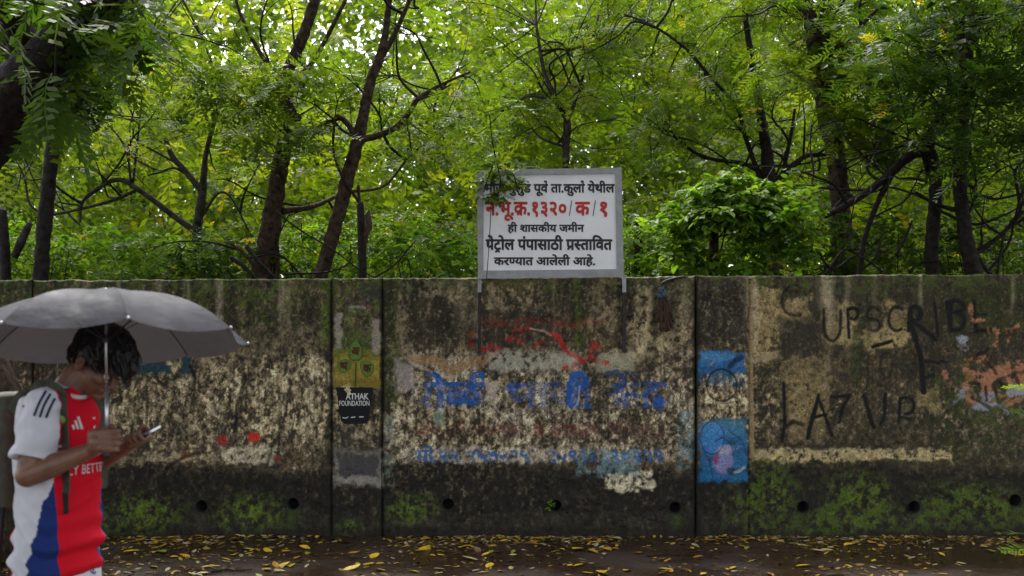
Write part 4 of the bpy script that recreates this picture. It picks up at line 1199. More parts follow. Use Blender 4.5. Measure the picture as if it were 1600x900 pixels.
def drop(x, y, L, nm):
    o = bpy.data.objects.new("fallen_leaf", LEAFMESH[nm, int(rng.integers(0, 5))]); COL.objects.link(o)
    o.location = (x, y, road_z(x, y)+.004); o.rotation_euler = (rng.normal(0, .14), rng.normal(0, .14), rng.uniform(0, 6.28)); o.scale = (L, L, L)
    px = 800+180*x*YW/y
    zone = next(z for lim, z in ((300, "beside the walking man"), (515, "below the pale speckled panel"), (610, "below the painted plant pier"), (850, "below the notice's left half"), (1085, "below the notice's right half"), (1175, "below the blue painted pier"), (9999, "below the sprayed graffiti panel")) if px < lim)
    where = "at the wall foot" if y > 9.45 else ("a stride from the wall" if y > 8.9 else "well out on the road")
    sz_ = "large" if L > .085 else ("small" if L < .055 else "middling")
    tag(o, "%s %s fallen leaf %s %s" % (sz_, {"yellow": "bright yellow", "ochre": "orange ochre", "brown": "dark brown", "straw": "pale straw", "green": "greenish"}[nm], where, zone), "leaf", "leaves fallen on the wet road")
for px, py, L in BIGL:
    Y = CAMZ*FPX/(py-HOR); drop((px-800)*Y/FPX, Y, L*1.15, "yellow")
for k in range(262):
    y = rng.uniform(8.0, YW-.06)**1.0; 
    if rng.random() < .35: y = rng.uniform(9.1, YW-.06)
    lim = 800*y/FPX*1.04
    x = rng.uniform(-lim, lim)
    if x > 2 and rng.random() < .35: x = rng.uniform(-lim, 1)
    drop(x, y, float(np.clip(rng.lognormal(-2.6, .33), .045, .15)), names[rng.choice(5, p=[.30, .22, .16, .24, .08])])
# the small litter between them
n = 30000
x = rng.uniform(-9, 9, n); y = np.where(rng.random(n) < .3, YW-.03-np.abs(rng.normal(0, .22, n)), rng.uniform(3.0, YW-.05, n))
keep_ = rng.random(n) < np.clip((fbm(x*1.1, y*1.6, 15, 3)-.3)*2.6, .12, 1); x, y = x[keep_], y[keep_]; n = len(x)
T = np.array(leaf_mesh(1)[0], np.float32)[[0, 2, 8, 6, 6, 8, 14, 12]]
z = -.012+.024*(fbm(x*1.7, y*1.7, 5)-.5)+.002
M = rotmats(rng.uniform(0, 6.28, n), rng.normal(0, .15, n), rng.normal(0, .15, n)); s = rng.lognormal(-3.15, .5, n).clip(.012, .085)
V = (np.einsum('nij,vj->nvi', M, T)*s[:, None, None]+np.stack((x, y, z), 1)[:, None]).reshape(-1, 3)
cc = np.array([(.42, .27, .03), (.3, .17, .04), (.10, .055, .02), (.42, .34, .2), (.05, .03, .02)])[rng.integers(0, 5, n)]
tag(link("leaf_litter", mesh_np("leaf_litter", V, np.arange(len(V)).reshape(-1, 4), np.repeat(cc, 8, 0)), leafmat("litter", .1)), "small brown and straw leaf bits scattered over the wet road", "litter", kind="stuff")
# twigs among the litter
for k, (px, py, dx) in enumerate(((1010, 868, 70), (840, 845, 40), (330, 893, 50))):
    Y = CAMZ*FPX/(py-HOR); X = (px-800)*Y/FPX; L = dx/180
    mb = MB().tube(catmull([(0, 0, .006), (L*.4, .05, .012), (L*.7, .02, .01), (L, .09, .006)], 4), np.linspace(.007, .003, 13), 6)
    o = mb.build("fallen_twig", BARKD); o.location = (X, Y, road_z(X, Y)); tag(o, "thin dark bent twig lying on road "+("below the blue painted pier", "below the notice, nearer the wall", "beside the walking man")[k], "twig", "twigs on the road")

# ------------------------------------------------------------------ things on the wall
rag = empty("hanging_rag", tuple(W(1036, 450, YW-.05))); tag(rag, "brown rag tied with blue knotted cloth hanging from the wall top", "rag")
BRN = plain("brown_wet_rag", (.045, .02, .012), .8, var=.7, scale=40, bump=.5); BLC = plain("blue_knotted_cloth", (.03, .055, .08), .7, var=.6, scale=50, bump=.5)
mb = MB()
for dx, dy, rx, rz_ in ((0, 0, .03, .035), (.025, -.03, .028, .03), (-.012, -.045, .024, .028), (.015, .02, .02, .02)):
    mb.ellipsoid(W(1032, 455, YW-.03)+np.array((dx, -.01, dy)), (rx, .02, rz_))
mb.build("knot", BLC, rag, True)
rg = random.Random(4)
for k in range(11):
    a = W(1030+k*.9, 462, YW-.03); b = W(1026+k*2.6+rg.uniform(-2, 2), 502+rg.uniform(0, 20), YW-.022)
    m_ = (a+b)/2+np.array((rg.uniform(-.01, .01), -.012, 0))
    MB().tube(catmull([a, m_, b], 4), np.linspace(.006, .013, 9), 6, wob=.5, seed=k).build("strip", BRN, rag, True)
cb = MB().tube(catmull([W(1031, 452, YW-.03), W(1036, 442, YW-.03), W(1050, 436, YW-.03), W(1066, 433, YW-.01), W(1078, 433, YW+.04), W(1095, 432, YW+.08)], 5), .011, 8).build("cable", POST, rag, True)
# ------------------------------------------------------------------ the walker: all points found from where the photo shows them
YAW = R(20)
BF = np.array((math.cos(YAW), -math.sin(YAW), 0.0))      # forward
BR_ = np.array((-math.sin(YAW), -math.cos(YAW), 0.0))    # to his right, towards the road side
UP = np.array((0, 0, 1.0))
YC_ = 4.20
def remesh(mb, name, voxel, smooth_it=4, fac=.5):
    me = mb.mesh(name); o = bpy.data.objects.new(name, me); COL.objects.link(o)
    r = o.modifiers.new("r", 'REMESH'); r.mode = 'VOXEL'; r.voxel_size = voxel; r.use_smooth_shade = True
    if smooth_it:
        s = o.modifiers.new("s", 'SMOOTH'); s.factor = fac; s.iterations = smooth_it
    dg = bpy.context.evaluated_depsgraph_get()
    out = bpy.data.meshes.new_from_object(o.evaluated_get(dg)); out.name = name
    bpy.data.objects.remove(o); bpy.data.meshes.remove(me)
    return out
def verts(me):
    a = np.empty(len(me.vertices)*3, np.float32); me.vertices.foreach_get("co", a); return a.reshape(-1, 3)
def norms(me):
    a = np.empty(len(me.vertices)*3, np.float32); me.vertices.foreach_get("normal", a); return a.reshape(-1, 3)
def setcol(me, col):
    a = me.attributes.new("col", 'FLOAT_COLOR', 'POINT'); c = np.ones((len(me.vertices), 4), np.float32); c[:, :3] = col
    a.data.foreach_set("color", c.ravel())
def ring(c, a, b, f=BF, r=BR_, n=28, sq=2.3):
    out = []
    for k in range(n):
        t = 2*math.pi*k/n; x, y = math.cos(t), math.sin(t)
        q = (abs(x)**sq+abs(y)**sq)**(-1/sq)
        out.append(np.asarray(c)+a*q*x*f+b*q*y*r)
    return out
ZH = lambda py, Y=YC_: CAMZ-(py-HOR)*Y/FPX
hip = W(91, 885, YC_); waist = W(91, 800, YC_); chest = W(93, 700, YC_); ush = W(90, 630, YC_); neckb = W(101, 606, YC_)
headc = W(153, 566, 4.20)
PIT = R(38)
HF = BF*math.cos(PIT)-UP*math.sin(PIT); HU = BF*math.sin(PIT)+UP*math.cos(PIT); HL = -BR_
HM = np.stack((HF, HL, HU), 1)
def hp(x, y, z): return headc+HM @ np.array((x, y, z))
RSH = W(65, 634, 4.05); REL = W(43, 743, 3.98); RWR = W(146, 702, 4.02)
LSH = ush-BR_*.150-BF*.035+np.array((0, 0, -.015)); LEL = W(112, 752, 4.38); LWR = W(188, 703, 4.24)
S0 = W(167, 688, 3.985)                                   # where the fist holds the umbrella
S1 = W(165, 456, 4.07)                                    # crown of the umbrella
SD = (S1-S0)/np.linalg.norm(S1-S0)
mb = MB()
# head
mb.ellipsoid(hp(-.012, 0, .035), (.096, .075, .092), HM); mb.ellipsoid(hp(.03, 0, -.045), (.062, .058, .078), HM)
mb.ellipsoid(hp(.066, 0, -.098), (.027, .026, .022), HM); mb.ellipsoid(hp(.03, 0, -.085), (.05, .05, .03), HM)
mb.capsule(hp(.09, 0, .008), .010, hp(.110, 0, -.032), .0125); mb.ellipsoid(hp(.101, .011, -.037), (.011, .009, .008), HM); mb.ellipsoid(hp(.101, -.011, -.037), (.011, .009, .008), HM)
mb.capsule(hp(.078, .03, .022), .012, hp(.078, -.03, .022), .012)
mb.ellipsoid(hp(.088, 0, -.062), (.013, .024, .007), HM); mb.ellipsoid(hp(.086, 0, -.073), (.012, .020, .007), HM)
for s in (-1, 1):
    mb.ellipsoid(hp(.062, s*.038, -.02), (.03, .022, .025), HM)
    mb.ellipsoid(hp(-.010, s*.077, -.012), (.018, .008, .031), HM); mb.ellipsoid(hp(-.016, s*.085, .0), (.012, .006, .02), HM)
# neck, trunk (under the shirt), arms
mb.capsule(neckb-UP*.03, .062, hp(-.03, 0, -.05), .056)
mb.loft([ring(c, a, b) for c, a, b in ((hip-UP*.06, .10, .15), (hip, .105, .155), (waist, .095, .14), (chest, .105, .155), (ush, .085, .16), (neckb-UP*.02, .06, .075))])
mb.chain([RSH, RSH*.5+REL*.5, REL], [.052, .047, .040]); mb.chain([REL, REL*.62+RWR*.38, RWR], [.042, .0425, .027])
mb.chain([LSH, LSH*.5+LEL*.5, LEL], [.052, .047, .040]); mb.chain([LEL, LEL*.62+LWR*.38, LWR], [.042, .041, .027])
# right fist round the shaft: back of the hand to the camera, fingers closing on the far side
NX = np.array((1.0, 0, 0)); NN = np.array((0, -1.0, 0))
def sp(x, n, h): return S0+NX*x+NN*n+SD*h
mb.capsule(RWR, .027, sp(-.035, .018, -.004), .026)
for h in (-.028, -.008, .012, .028): mb.capsule(sp(-.045, .014, h*.8), .018, sp(.008, .021, h), .0155)
for i, h in enumerate((.033, .0115, -.010, -.031)):
    rr = (.0088, .0092, .0088, .0079)[i]; e = (-.001, .002, 0, -.005)[i]
    mb.chain([sp(.008, .021, h), sp(.036+e, .014, h-.001), sp(.040+e, -.012, h-.003), sp(.014, -.027, h-.004), sp(-.012, -.020, h-.004)], [rr*1.15, rr*1.08, rr, rr*.95, rr*.85])
mb.chain([sp(-.045, .006, .012), sp(-.032, -.012, .034), sp(-.006, -.022, .046), sp(.018, -.022, .047)], [.017, .0135, .0115, .009])
# left hand under the phone
PC = W(219, 679, 4.14)
PLn = BF*math.cos(R(19))+UP*math.sin(R(19)); PN = -BF*math.sin(R(19))+UP*math.cos(R(19)); PW = BR_
TILT = R(14); PW, PN = PW*math.cos(TILT)-PN*math.sin(TILT), PN*math.cos(TILT)+PW*math.sin(TILT)
def ph(l, w_, n): return PC+PLn*l+PW*w_+PN*n
mb.capsule(LWR, .027, ph(-.07, -.012, -.024), .025)
for o_ in (-.032, -.012, .008, .026): mb.capsule(ph(-.062, o_*.5-.012, -.026), .017, ph(o_-.012, -.018, -.021), .0145)
for i, o_ in enumerate((-.036, -.014, .008, .030)):
    rr = (.0077, .0086, .0088, .0083)[i]; r_ = (.0, .003, .004, .0)[i]
    mb.chain([ph(o_-.014, -.018, -.02), ph(o_-.004, .015, -.021), ph(o_+.004, .043+r_, -.017), ph(o_+.006, .053+r_, .002), ph(o_+.006, .046+r_, .014)], [rr*1.15, rr*1.08, rr, rr*.95, rr*.8])
mb.chain([ph(-.055, -.035, -.018), ph(-.028, -.052, .002), ph(-.002, -.044, .016), ph(.016, -.022, .019)], [.017, .013, .0115, .009])
# legs, mid stride
gz = .0
RHIP = hip+BR_*.085-UP*.05; LHIP = hip-BR_*.085-UP*.05
RKN = RHIP+BF*.10-UP*.38; RAN = np.array((*(RKN-BF*.14)[:2], .13)); LKN = LHIP+BF*.02-UP*.39; LAN = np.array((*(LKN+BF*.02)[:2], .10))
for h, k, a in ((RHIP, RKN, RAN), (LHIP, LKN, LAN)):
    mb.chain([h, h*.5+k*.5, k], [.085, .072, .052]); mb.chain([k, k*.68+a*.32-BF*.012, a], [.052, .054, .034])
    mb.chain([a-UP*.03, a-UP*.06+BF*.10], [.036, .032])
body = remesh(mb, "person", .0034, 2, .45)
SKIN = plain("brown_skin", (.175, .082, .050), .45, var=.28, scale=22, spec=.45, bump=.08)
person = link("person", body, SKIN)
tag(person, "young man in red and white football shirt walking under umbrella, looking at phone", "person")
bvb = BVHTree.FromPolygons([tuple(v) for v in verts(body)], [tuple(p.vertices) for p in body.polygons])

# ---- shirt
mb = MB()
mb.loft([ring(c, a, b) for c, a, b in ((W(88, 893, YC_), .133, .175), (W(89, 860, YC_), .129, .171), (waist, .120, .163), (chest+UP*.02, .130, .170), (W(91, 650, YC_), .120, .172), (W(93, 622, YC_), .095, .15), (neckb-UP*.02, .075, .085), (neckb+UP*.005, .064, .066))])
RSL = RSH*.30+REL*.70; LSL = LSH*.30+LEL*.70
def sleeve(a, b, r0, r1):
    d = (b-a)/np.linalg.norm(b-a); mb.ellipsoid(a, (r0, r0, r0))
    mb.tube([a-d*.02, a+(b-a)*.35, a+(b-a)*.75, b], [r0, r0*1.0, (r0*.3+r1*.7)*1.02, r1], 26)
sleeve(RSH+np.array((.01, .0, -.005)), RSL+np.array((0, 0, -.018)), .070, .073); sleeve(LSH, LSL, .070, .073)
mb.capsule(RSH+np.array((.012, .02, .0)), .066, neckb-UP*.045, .062); mb.capsule(LSH, .064, neckb-UP*.045, .060)
sh = remesh(mb, "shirt", .0048, 8, .55)
V = verts(sh); N = norms(sh)
rel = V-chest; s_ = rel @ BF; t_ = rel @ BR_; z_ = V[:, 2]
# folds in the cloth
d = np.zeros(len(V), np.float32)
sl_mask = sst(.155, .185, t_)*sst(LSL[2]*0+RSL[2]-.06, RSL[2]+.02, z_)
d += .015*(fbm((s_*9+z_*6+t_*3)*1.6, (z_*11-s_*6)*.7, 3, 3)-.5)*2
d += .012*np.sin(70*(z_+.55*s_+.03*np.sin(s_*30)))*sst(1.1, .92, z_)*sst(.95, .55, np.abs((z_-.98)*3))*(.3+fbm(s_*9, z_*5, 8))
d += .005*np.sin(55*(z_-.6*s_))*sst(.15, .2, t_)
V = V+N*d[:, None]
sh.vertices.foreach_set("co", V.ravel()); sh.update()
px_ = 800+V[:, 0]*FPX/V[:, 1]; py_ = HOR-(V[:, 2]-CAMZ)*FPX/V[:, 1]
RED_ = np.array((.60, .008, .022)); WHT_ = np.array((.60, .60, .66)); NAVY = np.array((.018, .035, .16)); 
zh = W(0, 890, YC_)[2]; zt = W(0, 745, YC_)[2]
tt = np.clip((z_-zh)/(zt-zh), 0, 1.0)
wb = .0+.070*tt**.8; br = .098-.012*tt
wn = 0.0
col = np.tile(RED_, (len(V), 1))
side = np.abs(t_) > .035
col[side & (s_ < br+wn)] = NAVY*1.0
col[side & (s_ < wb+wn)] = WHT_
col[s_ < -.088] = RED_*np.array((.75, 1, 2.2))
# sleeves and shoulder yoke: white with red seam behind the arm
RA = REL-RSH; RA = RA/np.linalg.norm(RA)
ax = (V-RSH) @ RA; dist = np.linalg.norm((V-RSH)-np.clip(ax, -.06, .3)[:, None]*RA, axis=1)
onS = (dist < .096) & (t_ > .115)
LA = LEL-LSH; LA = LA/np.linalg.norm(LA); axl = (V-LSH) @ LA; dl = np.linalg.norm((V-LSH)-np.clip(axl, -.06, .3)[:, None]*LA, axis=1)
onS |= (dl < .096) & (t_ < -.13)
shoulder = (py_ < 622+(px_-66)*.1) & (s_ < .055)
col[onS | (shoulder & (np.abs(t_) > .05))] = WHT_
col[(s_ > np.where(z_ > zt+.02, .078, .11)) & ~((dist < .088) & (t_ > .135))] = RED_
hem = (ax > np.linalg.norm(RSL-RSH)-.004) & onS
setcol(sh, col)
CLOTH = colmat("jersey_cloth", .85, .1, 500, .08, .25, .001, .05)
shirt = link("shirt", sh, CLOTH, person); shirt["label"] = "red football shirt with white sleeves, white side and navy wedge"
bvs = BVHTree.FromPolygons([tuple(v) for v in V], [tuple(p.vertices) for p in sh.polygons])
def oncloth(px, py, off=.003, bv=bvs):
    d_ = Vector(W(px, py, 1.0))-Vector((0, 0, CAMZ)); d_.normalize()
    h = bv.ray_cast(Vector((0, 0, CAMZ)), d_)
    if h[0] is None: return None
    return np.array(h[0])-np.array(d_)*off
def decal(name, V2, F, mat, off=.0035, parent=None):
    P = [oncloth(x, y, off) for x, y in V2]
    ok = [p for p in P if p is not None]
    if not ok: return None
    P = [p if p is not None else ok[0] for p in P]
    good = [f for f in F if max(np.linalg.norm(P[f[0]]-P[f[1]]), np.linalg.norm(P[f[1]]-P[f[2]]), np.linalg.norm(P[f[2]]-P[f[0]])) < .05]
    if not good: return None
    return link(name, mesh_np(name, np.array(P), np.array(good)), mat, parent or shirt)
def strip2(pts, w_, n=10):
    return thick2d([p for p in catmull([np.array((*p, 0.0)) for p in pts], n)] if False else [p[:2] for p in catmull([np.array((*p, 0.0)) for p in pts], n)], w_)
NAV = plain("navy_print", (.008, .012, .05), .7, var=.1); PWH = plain("white_print", (.62, .62, .64), .6, var=.05)
for pl in ([(72, 610), (61, 630), (53, 650)], [(79, 615), (69, 633), (62, 652)], [(86, 622), (78, 638), (72, 653)]):
    decal("sleeve_stripe", *strip2(pl, 4.0), NAV)
for k, (x0, y0, x1, y1) in enumerate(((112.5, 663.5, 115, 670.5), (116.6, 657, 121.5, 670.5), (121, 651, 127.5, 670.5))):
    decal("chest_emblem", *thick2d([(x0+(x1-x0)*i/6+1, y0+(y1-y0)*i/6) for i in range(7)], 3.6), PWH)
def chest_text(s, z0, z1, t0, t1, bold=.02):
    bm = text2d(s, 0)
    bmesh.ops.subdivide_edges(bm, edges=bm.edges[:], cuts=1); bmesh.ops.triangulate(bm, faces=bm.faces[:])
    V2, F = bm_arr(bm); bm.free(); a, b = V2[:, 0].min(), V2[:, 0].max()
    out = np.zeros((len(V2), 3)); ok = np.ones(len(V2), bool)
    for k, (x, y) in enumerate(V2):
        t = t0+(x-a)/(b-a)*(t1-t0); z = z1+(z0-z1)*y/.684
        o_ = chest+BR_*t; o_ = np.array((o_[0], o_[1], z))+BF*.5
        h = bvs.ray_cast(Vector(o_), Vector(-BF))
        if h[0] is None: ok[k] = False
        else: out[k] = np.array(h[0])+BF*.004
    F = np.array([f for f in F if ok[f].all()])
    return link("lettering", mesh_np("lettering", out, F), PWH, shirt)
zA, zB = ZH(690), ZH(711); chest_text("Emirates", zA, zB, .13, -.13)
zA, zB = ZH(723), ZH(737); chest_text("FLY BETTER", zA, zB, .105, -.105)
# club shield on the far side of the chest
o_ = [oncloth(x, y, .004) for x, y in ((145, 652), (148.5, 652), (149, 668), (146.5, 671))]
if all(p is not None for p in o_):
    link("chest_shield", mesh_np("chest_shield", np.array(o_), np.array([[0, 1, 2, 3]])), PWH, shirt)
# collar: white band round the neck
mb = MB(); n = 30; pts = []
for k in range(n+1):
    t = 2*math.pi*k/n
    pts.append(neckb+UP*.004+BF*(.068*math.cos(t)+.010)+BR_*.068*math.sin(t)-UP*(.038*max(0, math.cos(t))-.012*max(0, -math.cos(t))))
mb.tube(pts, .0085, 8, cap=False); mb.build("collar", PWH, shirt, True)
# ---- shorts
mb = MB()
mb.loft([ring(c, a, b) for c, a, b in ((hip-UP*.10, .125, .175), (hip-UP*.03, .125, .172), (hip+UP*.05, .11, .155))])
for h, k in ((RHIP, RKN), (LHIP, LKN)):
    d_ = (k-h); mb.loft([ring(h+d_*f_, a, a*.98, n=24, sq=2) for f_, a in ((-.05, .098), (.3, .102), (.6, .104), (.88, .108))])
so_ = remesh(mb, "shorts", .007, 5, .5)
V3 = verts(so_); N3 = norms(so_); V3 = V3+N3*(.008*(fbm((V3 @ BF)*14, V3[:, 2]*3+(V3 @ BR_)*9, 6, 3)-.5))[:, None]
so_.vertices.foreach_set("co", V3.ravel()); so_.update()
shorts = link("shorts", so_, plain("white_shorts_cloth", (.60, .60, .68), .8, var=.06, scale=30), person)
bvh3 = BVHTree.FromPolygons([tuple(v) for v in V3], [tuple(p.vertices) for p in so_.polygons])
for pl in ([(139, 876), (143, 882), (149, 888)], [(140, 884), (145, 887), (146, 893)], [(143, 874), (148, 880), (151, 886)], [(141, 892), (147, 896), (150, 893)]):
    V2, F = strip2(pl, 2.0, 5); P = [oncloth(x, y, .003, bvh3) for x, y in V2]
    if all(p is not None for p in P): link("shorts_emblem", mesh_np("shorts_emblem", np.array(P), F), NAV, shorts)
# ---- shoes
SHOE = plain("dark_trainer", (.03, .03, .035), .6); SOLE = plain("white_sole", (.5, .5, .48), .6)
for a in (RAN, LAN):
    c = a-UP*(a[2]-.055)+BF*.05 if a is LAN else a-UP*.05+BF*.05
    base = c[2]-.045
    s = MB().loft([ring(np.array((c[0], c[1], base+h))+BF*o, l, w_, n=20, sq=2.4) for h, o, l, w_ in ((.0, 0, .135, .046), (.03, -.002, .136, .048), (.06, -.03, .10, .043), (.10, -.055, .055, .038))]).build("shoe", SHOE, person, True)
    MB().loft([ring(np.array((c[0], c[1], base+h)), l, w_, n=20, sq=2.4) for h, l, w_ in ((-.02, .132, .045), (.004, .141, .050))]).build("sole", SOLE, s, True)
# ---- eyes and brows
EYE = plain("eye_white", (.6, .58, .55), .25, var=.02); IRIS = plain("dark_iris", (.012, .008, .006), .2); HAIRM = plain("black_hair", (.007, .006, .006), .42, var=.4, scale=60, spec=.5)
for s in (-1, 1):
    e = MB().ellipsoid(hp(.0835, s*.032, -.001), (.011, .013, .009), HM).build("eye", EYE, person, True)
    MB().ellipsoid(hp(.0905, s*.032, -.005), (.005, .006, .006), HM).build("iris", IRIS, e, True)
    MB().chain([hp(.094, s*.014, .024), hp(.093, s*.034, .031), hp(.080, s*.050, .026)], [.004, .005, .003]).build("eyebrow", HAIRM, person, True)
# ---- hair: a cap with a heavy forward fringe, covered with locks
mb = MB()
mb.ellipsoid(hp(-.018, 0, .052), (.105, .088, .098), HM); mb.ellipsoid(hp(-.062, 0, .0), (.056, .070, .070), HM)
mb.ellipsoid(hp(.055, 0, .094), (.062, .070, .045), HM); mb.ellipsoid(hp(.088, 0, .075), (.040, .066, .046), HM)
mb.ellipsoid(hp(.0, .0, .11), (.09, .075, .05), HM)
for s in (-1, 1):
    mb.capsule(hp(.036, s*.074, .045), .013, hp(.030, s*.074, .012), .007)
hm = remesh(mb, "hair", .006, 4, .5)
hair = link("hair", hm, HAIRM, person); hair["label"] = "thick black hair with fringe falling over the brow"
hv = verts(hm); hn = norms(hm); rng = np.random.default_rng(3)
lk = MB(); loc = (hv-headc) @ HM
for i in rng.choice(len(hv), 900, replace=False):
    l = loc[i]
    if l[0] > .05 and abs(l[1]) < .05 and l[2] < .035: continue
    if abs(l[1]) > .05 and -.04 < l[0] < .03 and l[2] < .05: continue
    nrm = hn[i]; flow = HF*(.9 if l[0] > -.02 else -.5)-HU*.55-UP*.4
    flow = flow-nrm*flow.dot(nrm)*.75; flow /= np.linalg.norm(flow)+1e-9
    L = rng.uniform(.022, .045)*(1.3 if l[0] > .06 else 1)
    if l[2] < .0: L *= .5
    p = hv[i]-nrm*.003; q = p+flow*L*.55+nrm*.006; e = p+flow*L+nrm*rng.uniform(-.004, .007)-UP*.004
    lk.tube([p, q, e], [.0042, .0032, .0006], 4, cap=False)
lk.build("locks", HAIRM, hair)

# ------------------------------------------------------------------ umbrella
umb = empty("umbrella", tuple(S0)); tag(umb, "wet dark grey folding umbrella held over the walking man", "umbrella")
UR, UH = .505, .178
roll, tilt = R(3.0), R(8.0)
ua = np.array((-math.sin(roll), math.sin(tilt), 1.0)); ua /= np.linalg.norm(ua)
ux = np.array((1.0, 0, 0)); ux = ux-ua*ux.dot(ua); ux /= np.linalg.norm(ux); uy = np.cross(ua, ux)
def um(rad, ang, drop):      # ang 0 = towards the camera, growing to the right
    return S1+(ux*math.sin(ang)-uy*math.cos(ang))*rad-ua*drop
def prof(v): return UH*(.34*v**1.4+.66*v**3.4)
m, t, p = newmat("wet_grey_umbrella_cloth")
tc = t.nodes.new("ShaderNodeTexCoord"); n1 = t.nodes.new("ShaderNodeTexNoise"); n1.inputs["Scale"].default_value = 7; n1.inputs["Detail"].default_value = 7
n2 = t.nodes.new("ShaderNodeTexNoise"); n2.inputs["Scale"].default_value = 130; n2.inputs["Detail"].default_value = 3
for q in (n1, n2): t.links.new(tc.outputs["Object"], q.inputs["Vector"])
r = t.nodes.new("ShaderNodeValToRGB"); e = r.color_ramp.elements
e[0].position, e[0].color = .38, (.026, .027, .037, 1); e[1].position, e[1].color = .54, (.052, .053, .070, 1)  # darker blotches follow the bump hollows: dent shade put into the colour
t.links.new(n1.outputs["Fac"], r.inputs["Fac"]); t.links.new(r.outputs["Color"], p.inputs["Base Color"])
mr = t.nodes.new("ShaderNodeMapRange"); mr.inputs[1].default_value = .35; mr.inputs[2].default_value = .62; mr.inputs[3].default_value = .5; mr.inputs[4].default_value = .7
t.links.new(n1.outputs["Fac"], mr.inputs[0]); t.links.new(mr.outputs[0], p.inputs["Roughness"])
b = t.nodes.new("ShaderNodeBump"); b.inputs["Strength"].default_value = .35; b.inputs["Distance"].default_value = .002
t.links.new(n2.outputs["Fac"], b.inputs["Height"])
b2 = t.nodes.new("ShaderNodeBump"); b2.inputs["Strength"].default_value = .35; b2.inputs["Distance"].default_value = .03
t.links.new(n1.outputs["Fac"], b2.inputs["Height"]); t.links.new(b2.outputs["Normal"], b.inputs["Normal"]); t.links.new(b.outputs["Normal"], p.inputs["Normal"])
p.inputs['Specular IOR Level'].default_value = .07
tl = t.nodes.new("ShaderNodeBsdfTranslucent"); tl.inputs["Color"].default_value = (.15, .13, .13, 1)
ms = t.nodes.new("ShaderNodeMixShader"); ms.inputs[0].default_value = .11
t.links.new(p.outputs[0], ms.inputs[1]); t.links.new(tl.outputs[0], ms.inputs[2]); t.links.new(ms.outputs[0], t.nodes["Material Output"].inputs["Surface"])
UM = m
STEEL = plain("bright_steel", (.55, .56, .58), .3, metal=.9, var=.1); DKS = plain("dark_rib_steel", (.06, .06, .065), .4, metal=.6)
A0 = R(4.5)-R(22.5)
for k in range(8):
    a0 = A0+k*math.pi/4; nu, nv = 18, 20; V = []
    for j in range(nv+1):
        v = j/nv
        for i in range(nu+1):
            u = i/nu; a = a0+u*math.pi/4; c = math.sin(math.pi*u)
            rad = UR*v*(1-.085*c*(.5+.5*v)); dr = prof(v)+.026*c**.7*v*(.45+.55*v)
            dent = .020*(fbm(np.array(k*3.1+u*4.2), np.array(v*5.0+k), 14, 4)-.5)*math.sin(math.pi*v)**.7*(.25+c)
            V.append(um(rad, a, dr+float(dent)-.0))
    F = [(j*(nu+1)+i, j*(nu+1)+i+1, (j+1)*(nu+1)+i+1, (j+1)*(nu+1)+i) for j in range(nv) for i in range(nu)]
    link("canopy_panel", mesh_np("canopy_panel", np.array(V), np.array(F), smooth=True), UM, umb)
    rp_ = [um(UR*v, a0, prof(v)+.004) for v in np.linspace(.03, 1, 12)]
    rb = MB().tube(rp_, .0022, 6).build("rib", DKS, umb)
    MB().ellipsoid(um(UR*1.006, a0, prof(1)), (.0055, .0055, .0055), nu=10, nv=6).build("rib_tip", STEEL, rb, True)
    MB().tube([um(.012, a0, .17), um(UR*.45, a0, prof(.45)+.008)], .0017, 5).build("stretcher", DKS, rb)
MB().capsule(S1-ua*.004, .009, S1+ua*.009, .006).build("ferrule", STEEL, umb, True)
MB().tube([S1-ua*.002, S1*.7+S0*.3-ua*.0, S0*.62+S1*.38], [.0042]*3, 10).build("upper_shaft", STEEL, umb, True)
MB().tube([S0*.63+S1*.37, S0], [.0058]*2, 10).build("lower_shaft", STEEL, umb, True)
MB().chain([S0+SD*.025, S0-SD*.052], [.0125, .0135]).build("handle", plain("black_handle", (.012, .012, .013), .5), umb, True)
MB().tube([S1-ua*.155, S1-ua*.185], .011, 12).build("runner", DKS, umb, True)

# ------------------------------------------------------------------ phone
phn = empty("mobile_phone", tuple(PC)); tag(phn, "silver edged mobile phone held flat in the walking man's hand", "phone")
def pbox(l, w_, n0, n1, rc=.010):
    out = []
    for n_ in (n0, n1):
        rg_ = []
        for cx, cy, a0 in ((1, 1, 0), (-1, 1, 90), (-1, -1, 180), (1, -1, 270)):
            for a in (0, 30, 60, 90):
                rg_.append(ph(cx*(l/2-rc)+rc*math.cos(R(a0+a)), cy*(w_/2-rc)+rc*math.sin(R(a0+a)), n_))
        out.append(rg_)
    return MB().loft(out)
pbox(.152, .072, -.0045, .0035).build("case", plain("silver_phone_case", (.5, .5, .52), .25, metal=.8, var=.05), phn)
m, t, p = newmat("phone_glass"); p.inputs["Base Color"].default_value = (.02, .02, .025, 1); p.inputs["Roughness"].default_value = .06
pbox(.147, .067, .0038, .0048, .008).build("screen", m, phn)
pbox(.03, .03, -.0065, -.0047).build("camera_bump", plain("phone_lens_black", (.01, .01, .01), .2), phn)

